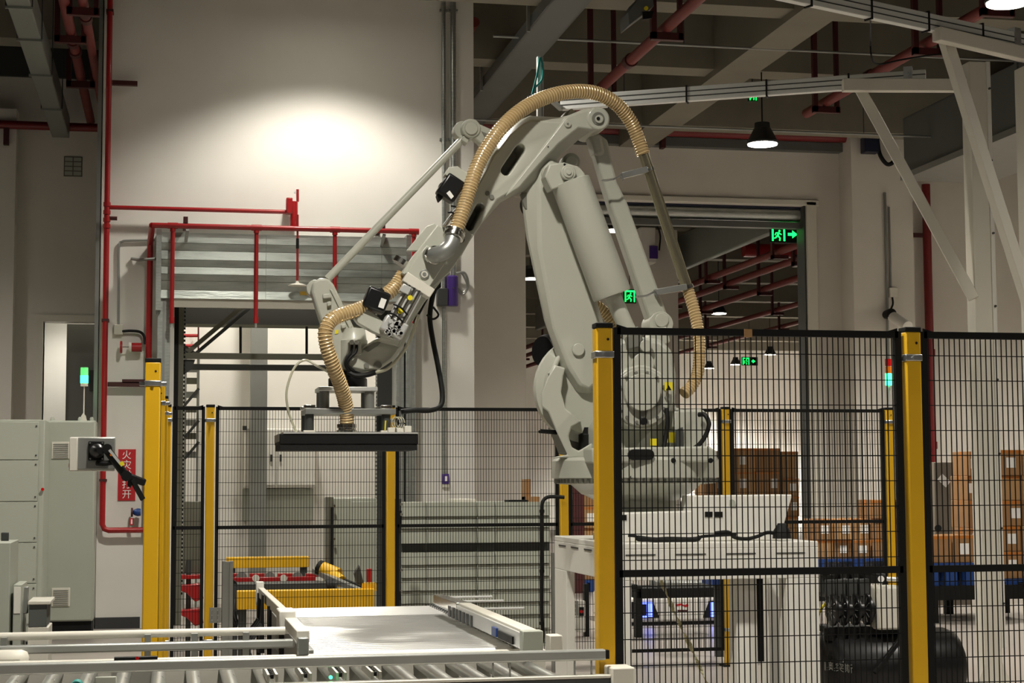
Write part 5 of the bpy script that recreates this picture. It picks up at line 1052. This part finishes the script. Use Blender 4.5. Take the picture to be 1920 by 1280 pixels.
# pier details
q = at(1662, 500, YB-.47); t = thing('wall_conduit', (q.x, YB-.47, 1), 'pair of thin conduits down the pier to a wall camera', 'conduit')
B().cyl((q.x, YB-.47, .02), (q.x, YB-.47, 5.4), .02, 8).obj('tube', M_ALUG, t); B().cyl((q.x+.06, YB-.47, at(1668, 550, YB-.47).z), (q.x+.06, YB-.47, 5.2), .014, 8).obj('thin_tube', M_ALUG, t)
zc = at(1668, 548, YB-.47).z; B().bx(q.x+.02, q.x+.14, YB-.53, YB-.45, zc-.07, zc+.06).obj('junction_box', M_CREAM, t, .006)
q = at(1670, 588, YB-.6); t = thing('wall_camera', (q.x, YB-.6, q.z), 'white bullet camera on the pier above the big yellow post', 'camera')
B().lathe(q, (0, -1, 0), [(-.15, .06), (.0, .075), (.04, .07), (.06, .02)], 14).obj('mount', M_BLACK, t); B().cyl(at(1674, 594, YB-.62), at(1702, 612, YB-1.0), .075, 16).obj('body', M_WHITE, t); B().tube(smooth_path([at(1673, 556, YB-.5), at(1674, 570, YB-.52), at(1669, 582, YB-.56)], 5), .014, 6).obj('cable', M_RUB, t)
q = at(1632, 275, YB-.5); t = thing('wall_sensor', (q.x, YB-.5, q.z), 'dark blue control unit with looped black cable near the ceiling of the pier', 'device')
B().bx(q.x-.13, q.x+.09, YB-.62, YB-.45, q.z-.1, q.z+.12).obj('box', M_NAVY, t, .01); B().tube(smooth_path([at(1645, 262, YB-.55), at(1650, 290, YB-.6), at(1664, 308, YB-.6), at(1678, 300, YB-.6), at(1684, 280, YB-.55)], 6), .03, 8).obj('cable', M_RUB, t)
q = at(137, 312, YL-.01); t = thing('access_hatch', (q.x, YL, q.z-.2), 'small gridded access panel on the dim side bay wall', 'panel')
a, c = at(120, 293, YL-.01), at(154, 331, YL-.01); B().bx(a.x, c.x, YL-.015, YL, c.z, a.z).obj('backing', M_OLIVE, t)
for i in range(2):
    for j in range(4): xa_ = a.x+.012+i*(c.x-a.x-.012)/2; xb_ = a.x+(i+1)*(c.x-a.x-.012)/2; z0_ = c.z+.012+j*(a.z-c.z-.012)/4; z1_ = c.z+(j+1)*(a.z-c.z-.012)/4; B().bx(xa_, xb_, YL-.022, YL-.014, z0_, z1_).obj('tile', M_CAB, t)
# stack light by the rear fence
q = at(1671, 760, YK+.08); t = thing('stack_light', (q.x, YK+.12, 0), 'red, orange and lit green signal tower on the rear fence post', 'lamp'); zz = lambda y: at(1671, y, YK+.12).z
B().cyl((q.x, YK+.12, 1.2), (q.x, YK+.12, zz(722)), .013, 10).obj('pole', M_ALU, t); B().bx(q.x-.02, q.x+.02, YK+.03, YK+.12, 1.2, 1.25).obj('clip', M_BLACK, t)
for y0_, y1_, m, nm in ((722, 700, M_GREENL, 'lit_lens'), (700, 687, M_ORGL, 'orange_lens'), (686, 673, M_REDL, 'red_lens')): B().cyl((q.x, YK+.12, zz(y0_)), (q.x, YK+.12, zz(y1_)), .026, 18).obj(nm, m, t)

# =================================================================== AIR COMPRESSOR
KY = 9.0; k = lambda x, y, o=0: at(x, y, KY+o)
a, c = k(1527, 1260, .22), k(1799, 1260, .22); rz = .22; cz = k(1650, 1178, .22).z-rz
t = thing('air_compressor', ((a.x+c.x)/2, KY+.2, 0), 'black air compressor with four pump heads beside the robot stand', 'compressor'); cy_ = KY+.22
tk = B().lathe((a.x, cy_, cz), (1, 0, 0), [(0, .10), (.012, .16), (.04, .20), (.08, rz), (c.x-a.x-.10, rz), (c.x-a.x-.05, .20), (c.x-a.x-.015, .14), (c.x-a.x, .05)], 40).obj('tank', M_GLOSSB, t)
for x in (a.x+.14, c.x-.14): B().bx(x-.03, x+.03, cy_-.15, cy_+.15, 0, cz-.15).obj('foot', M_BLACK, t)
B().bx(a.x+.06, c.x-.2, cy_-.12, cy_+.12, cz+rz-.012, cz+rz+.02).obj('deck', M_BLACK, t)
for i, x in enumerate((1563, 1583, 1605, 1628)):
    p = k(x, 1150+i*2, .06); z0_ = cz+rz+.02
    pu = B().lathe((p.x, KY+.10, z0_+.10), (1, 0, 0), [(-.004, .02), (-.003, .08), (.002, .088), (.016, .088), (.02, .05), (.05, .05), (.052, .02)], 24).obj('pump', M_GLOSSB, t)
    b = B()
    for j in range(12): an = j*math.pi/6; b.beam((p.x-.006, KY+.10+.02*math.cos(an), z0_+.10+.02*math.sin(an)), (p.x-.006, KY+.10+.078*math.cos(an), z0_+.10+.078*math.sin(an)), .003, .003)
    b.obj('fan_grille', M_ALUG, pu, kind='stuff')
    B().bx(p.x-.03, p.x+.03, KY+.1, KY+.2, z0_+.17, z0_+.27).obj('cylinder_head', M_DKGREY, pu, .006); B().cyl((p.x, KY+.15, z0_+.27), (p.x, KY+.15, z0_+.30), .018, 10).obj('air_filter', M_RUB, pu)
    B().cyl((p.x, cy_-.1, cz+rz-.05), (p.x, cy_-.1, cz+rz+.02), .035, 12).obj('rubber_mount', M_RUB, pu)
a2, c2 = k(1645, 1100, .02), k(1702, 1184, .02); B().bx(a2.x, c2.x, KY+.02, KY+.2, cz+rz+.01, a2.z).obj('control_box', M_CREAM, t, .012)
B().cyl(k(1652, 1085, .0), k(1652, 1085, .03), .018, 14).obj('gauge', M_LABEL, t); B().cyl(k(1662, 1085, .05), k(1700, 1086, .05), .012, 10).obj('manifold', M_ALU, t); B().tube(smooth_path([k(1540, 1075, .1), k(1580, 1068, .1), k(1620, 1072, .1), k(1660, 1080, .05)], 6), .014, 8).obj('manifold_pipe', M_RUB, t)
B().tube(smooth_path([k(1548, 1130, .2), k(1535, 1150, .2), k(1530, 1180, .2)], 6), .008, 6).obj('yellow_hose', M_STICK, t)
B().beam(k(1694, 1190, -.05), k(1640, 1262, -.06), .025, .025).obj('push_bar', M_BLACK, t, .004); B().bx(k(1540, 1080, .12).x, k(1565, 1080, .12).x, KY+.12, KY+.2, k(1550, 1110, .12).z, k(1550, 1078, .12).z).obj('intake_box', M_DKGREY, t)
q = k(1574, 1252, 0); nrm = Vector((0, -math.cos(.05), .05))
text_obj('奥突斯', .052, M_TANKT, 'tank_lettering', tk, (q.x, cy_-rz-.003, q.z), (1, 0, -.14), (0, .05, 1), ext=.001)
b = B().beam((q.x-.085, cy_-rz-.002, q.z+.035), (q.x-.085, cy_-rz-.002, q.z-.01), .003, .012).beam((q.x+.02, cy_-rz-.001, q.z+.03), (q.x+.032, cy_-rz+.001, q.z+.055), .003, .006); b.objs('tank_mark', M_TANKT, tk)

# =================================================================== CARTONS, PALLETS, MOBILE ROBOT
def carton(x0, x1, z0, z1, Y, dp, label, grp, m=M_CARD, lab=True, tape=True):
    t = thing('carton', ((x0+x1)/2, Y+dp/2, z0), label, 'carton', grp)
    B().bx(x0, x1, Y, Y+dp, z0, z1).obj('box', m, t, .006)
    if tape: B().bx(x0-.001, x1+.001, Y+dp*.42, Y+dp*.58, z1-.06, z1+.001).bx(x0+.0, x1-.0, Y-.0015, Y+.002, z1-.035, z1-.005).objs('tape', M_TAPE, t)
    if lab: lx = x0+(x1-x0)*random.uniform(.45, .75); lh = (z1-z0)*.4; lz = z0+(z1-z0)*.3; B().bx(lx-.05, lx+.05, Y-.003, Y, lz, lz+lh).obj('paper_label', M_LABEL, t)
ORD = ('first', 'second', 'third', 'fourth', 'fifth', 'sixth'); random.seed(11)
def pile(name, cols, rows, Y, dp, zbase, where, ccount):
    for j, (xa, xb) in enumerate(cols):
        rr = rows[j]
        for i, (yb, yt) in enumerate(zip(rr[:-1], rr[1:])):
            x0, x1 = at(xa, yb, Y).x+.006, at(xb, yb, Y).x-.006; z0, z1 = at((xa+xb)/2, yb, Y).z, at((xa+xb)/2, yt, Y).z
            if i == 0: z0 = zbase
            if i > 0: z0 = prev
            prev = z1
            carton(x0, x1, z0+.001, z1, Y+random.uniform(0, .05), dp, 'brown carton %s, %s layer up%s' % (where, ORD[i], (', %s column from %s' % (ORD[j], ccount)) if len(cols) > 1 else ''), name, M_CARD if random.random() < .7 else M_CARD2, random.random() < .65)
def pallet(x0, x1, Y, dp, z0, z1, label):
    t = thing('pallet', ((x0+x1)/2, Y+dp/2, z0), label, 'pallet'); n = 5
    for i in range(n): y = Y+dp*i/n; B().bx(x0, x1, y+.01, y+dp/n-.01, z1-.03, z1).obj('deck_board', M_BLUE, t)
    for x in (x0+.06, (x0+x1)/2, x1-.06): B().bx(x-.06, x+.06, Y, Y+dp, z0, z1-.03).obj('runner', M_BLUE, t)
def bed(x0, x1, Y, dp, z, label):
    t = thing('pallet_conveyor', ((x0+x1)/2, Y+dp/2, 0), label, 'conveyor')
    for y in (Y, Y+dp-.06): B().bx(x0, x1, y, y+.06, z-.14, z).obj('side_beam', M_BLACK, t)
    n = int((x1-x0)/.2)
    for i in range(n): x = x0+.1+i*.2; B().cyl((x, Y+.06, z-.035), (x, Y+dp-.06, z-.035), .035, 12).obj('roller', M_ALUG, t)
    for x in (x0+.08, (x0+x1)/2, x1-.08):
        for y in (Y, Y+dp-.08): B().bx(x-.04, x+.04, y, y+.08, 0, z-.14).obj('leg', M_BLACK, t)
# stack on the pallet conveyor at the right
Y = 16.0; zc_ = at(1790, 1098, Y).z
bed(at(1738, 1100, Y).x, at(1990, 1100, Y).x, Y, 1.1, zc_, 'black pallet conveyor carrying carton stacks behind the gantry column')
pb = at(1790, 1056, Y).z
pallet(at(1742, 1060, Y).x, at(1834, 1060, Y).x, Y+.05, .95, zc_, pb, 'blue pallet under the two low cartons'); pallet(at(1840, 1060, Y).x, at(1960, 1060, Y).x, Y+.05, .95, zc_, at(1900, 1086, Y).z, 'blue pallet under the five-high carton stack')
pile('low cartons on the blue pallet', ((1743, 1788), (1789, 1832)), ([1056, 1004], [1056, 1003]), Y+.1, .4, pb, 'on the low blue pallet', 'the yellow post')
pile('cartons beside the grey box', ((1818, 1840),), ([1056, 1022, 990, 938, 892, 846],), Y+.55, .4, pb, 'half hidden behind the gantry column', '')
pile('cartons at the photo edge', ((1878, 1919), (1921, 1960)), ([1086, 1034, 986, 938, 891, 843],)*2, Y+.1, .5, at(1900, 1086, Y).z, 'stacked at the photo edge', 'the gantry')
q0, q1 = at(1754, 1000, 18.2), at(1816, 866, 18.2); t = thing('grey_locker', ((q0.x+q1.x)/2, 18.5, 0), 'tall dark grey-brown box with a strip of white tape', 'cabinet')
B().bx(q0.x, q1.x, 18.2, 18.8, 0, q1.z).obj('body', mat('taupe_board', (118, 110, 98), .7), t, .006); B().beam(at(1762, 893, 18.19), at(1778, 908, 18.19), .002, .09).obj('white_tape', M_LABEL, t); B().cyl(at(1759, 990, 18.19), at(1759, 990, 18.15), .04, 12).obj('knob', M_BLACK, t)
# stack in front of the wall beside the jamb
Y = 19.2; zb_ = at(1600, 1072, Y).z
bed(at(1528, 1075, Y).x, at(1700, 1075, Y).x, Y, 1.1, zb_, 'black pallet conveyor carrying cartons beside the door jamb')
pt_ = at(1600, 1048, Y).z; pallet(at(1530, 1050, Y).x, at(1695, 1050, Y).x, Y+.05, .95, zb_, pt_, 'blue pallet under the cartons beside the door jamb')
pile('cartons beside the door jamb', ((1532, 1564), (1565, 1600), (1601, 1634), (1636, 1694)), ([1048, 1012, 973], [1048, 1012, 973], [1048, 1012, 972], [1048, 1010, 972, 937]), Y+.1, .45, pt_, 'beside the door jamb', 'the jamb')
# stack beyond the doorway
Y = 24.4; pt_ = .15; pallet(at(1322, 1000, Y).x, at(1500, 1000, Y).x, Y, 1.0, 0, pt_, 'blue pallet under the cartons beyond the doorway')
pile('cartons beyond the doorway', ((1322, 1366), (1367, 1418), (1419, 1467), (1469, 1500)), ([1055, 1010, 968, 928, 885, 845], [1055, 1010, 968, 928, 884, 840], [1055, 1010, 968, 928, 884, 840], [1055, 1010, 968, 930, 896, 846]), Y+.02, .5, pt_, 'beyond the doorway', 'the robot')
# cartons seen below the robot base
Y = 21.5; pt_ = .15; pallet(at(1060, 1000, Y).x, at(1122, 1000, Y).x, Y, .9, 0, pt_, 'blue pallet seen between the stand and the rear fence')
pile('cartons under the robot base', ((1062, 1090), (1091, 1121)), ([1060, 1025, 990, 950, 910],)*2, Y+.02, .45, pt_, 'behind the domed cover', 'the fence')
q = at(1085, 900, 21.3); single(B().bx(q.x-.07, q.x+.07, 21.3, 21.36, 0, q.z), 'red_board', M_REDD, (q.x, 21.33, 0), 'dark red upright board leaning on the cartons behind the stand', 'board')
# mobile robot
Y = 16.4; r = lambda x, y, o=0: at(x, y, Y+o)
a, c = r(1166, 1172), r(1364, 1172); zt_ = r(1260, 1119).z; zl = max(.03, r(1260, 1166).z)
t = thing('mobile_robot', ((a.x+c.x)/2, Y+.6, 0), 'white mobile robot with blue corner lights on the floor behind the stand', 'robot')
B().bx(a.x, c.x, Y+.04, Y+1.2, .03, zt_).obj('body', M_WHITE, t, .03); B().bx(a.x+.02, c.x-.02, Y+.06, Y+1.18, .0, .05).obj('skirt', M_BLACK, t)
for s, pts in ((0, ((1164, 1128), (1225, 1128), (1237, 1158), (1164, 1160))), (1, ((1330, 1126), (1366, 1124), (1366, 1158), (1318, 1158)))):
    B().prism([r(x, y, .03) for x, y in pts], (0, .05, 0)).obj('corner_bumper', M_BLACK, t, .006)
for x0_, x1_ in ((1213, 1224), (1332, 1343)):
    u, v = r(x0_, 1129, .02), r(x1_, 1156, .02); B().bx(u.x, v.x, Y+.015, Y+.04, v.z, u.z).obj('blue_light', M_BLUEL, t)
for (xa, xb) in ((1204, 1214), (1343, 1353)):
    for y in (1129, 1154): u, v = r(xa, y, .02), r(xb, y+3, .02); B().bx(u.x, v.x, Y+.015, Y+.04, v.z, u.z).obj('blue_light', M_BLUEL, t)
B().prism([r(x, y, .035) for x, y in ((1266, 1133), (1276, 1131), (1284, 1134), (1290, 1131), (1291, 1136), (1285, 1138), (1277, 1134), (1268, 1137))], (0, .01, 0)).obj('red_emblem', M_SIGNR, t)
B().prism([r(x, y, .036) for x, y in ((1270, 1143), (1290, 1143), (1289, 1146), (1271, 1146))], (0, .01, 0)).obj('emblem_line', M_REDD, t)
Y2 = 15.2; t = thing('black_cart', (at(1275, 1150, Y2).x, Y2+.3, 0), 'black steel cart frame standing in front of the mobile robot', 'cart')
def cb(x0_, x1_, y0_, y1_, nm, dp=.08, o=0, m=M_BLACK): u, v = at(x0_, y0_, Y2+o), at(x1_, y1_, Y2+o); return B().bx(u.x, v.x, Y2+o, Y2+o+dp, max(0, v.z), u.z).obj(nm, m, t, .006)
cb(1194, 1362, 1103, 1119, 'top_beam', .5); cb(1192, 1206, 1100, 1290, 'leg'); cb(1352, 1364, 1100, 1290, 'leg'); cb(1160, 1196, 1096, 1104, 'side_bar', .4); cb(1240, 1345, 1092, 1103, 'tray', .4, .05, M_ALUG)
q = at(1092, 1160, 15.4); t = thing('charging_post', (q.x, 15.45, 0), 'small white charging box with a red light on a dark post beside the stand leg', 'device')
B().bx(at(1098, 1160, 15.4).x, at(1106, 1160, 15.4).x, 15.42, 15.5, 0, at(1100, 1095, 15.4).z).obj('post', M_BLACK, t); B().bx(at(1084, 1160, 15.4).x, at(1098, 1160, 15.4).x, 15.4, 15.52, at(1090, 1185, 15.4).z, at(1090, 1126, 15.4).z).obj('box', M_WHITE, t, .006); p = at(1090, 1146, 15.4); B().bx(p.x-.022, p.x+.022, 15.39, 15.4, p.z-.04, p.z+.04).obj('screen', M_BLACK, t); B().cyl(p-Vector((0, .012, 0)), p-Vector((0, .004, 0)), .016, 12).obj('red_light', M_REDL, t)
# blue bins behind the post, strap on the stand
q = at(1357, 1080, 13.3); t = thing('blue_bin', (q.x, 13.5, at(1357, 1097, 13.3).z), 'blue plastic bin on a thin stand behind the rear fence post', 'bin'); u, v = at(1336, 1062, 13.3), at(1379, 1097, 13.3)
B().bx(u.x, v.x, 13.3, 13.6, v.z, u.z).obj('bin', M_BLUE, t, .008); B().bx(q.x-.03, q.x+.03, 13.42, 13.48, 0, v.z).obj('stand', M_DKGREY, t)
t = thing('packing_strap', (at(1270, 1200, 9.6).x, 9.9, 0), 'pale twisted packing strap hanging under the robot stand', 'strap'); s0 = at(1236, 1058, 9.75); L_ = [at(x, y, 9.75) for x, y in ((1237, 1062), (1241, 1092), (1252, 1118), (1262, 1142), (1273, 1166), (1285, 1192), (1300, 1222), (1312, 1250), (1330, 1290))]
b = B(); P_ = smooth_path(L_, 5)
for i in range(len(P_)-1):
    a1, a2 = i*.45, (i+1)*.45; f = lambda p, a: [p+Vector((.014*math.cos(a), .014*math.sin(a), .004)), p-Vector((.014*math.cos(a), .014*math.sin(a), .004))]
    u, v = f(P_[i], a1), f(P_[i+1], a2); b.add([u[0], u[1], v[1], v[0]], [(0, 1, 2, 3)])
o = b.obj('strap', M_STRAP, t); md = o.modifiers.new('thick', 'SOLIDIFY'); md.thickness = .002
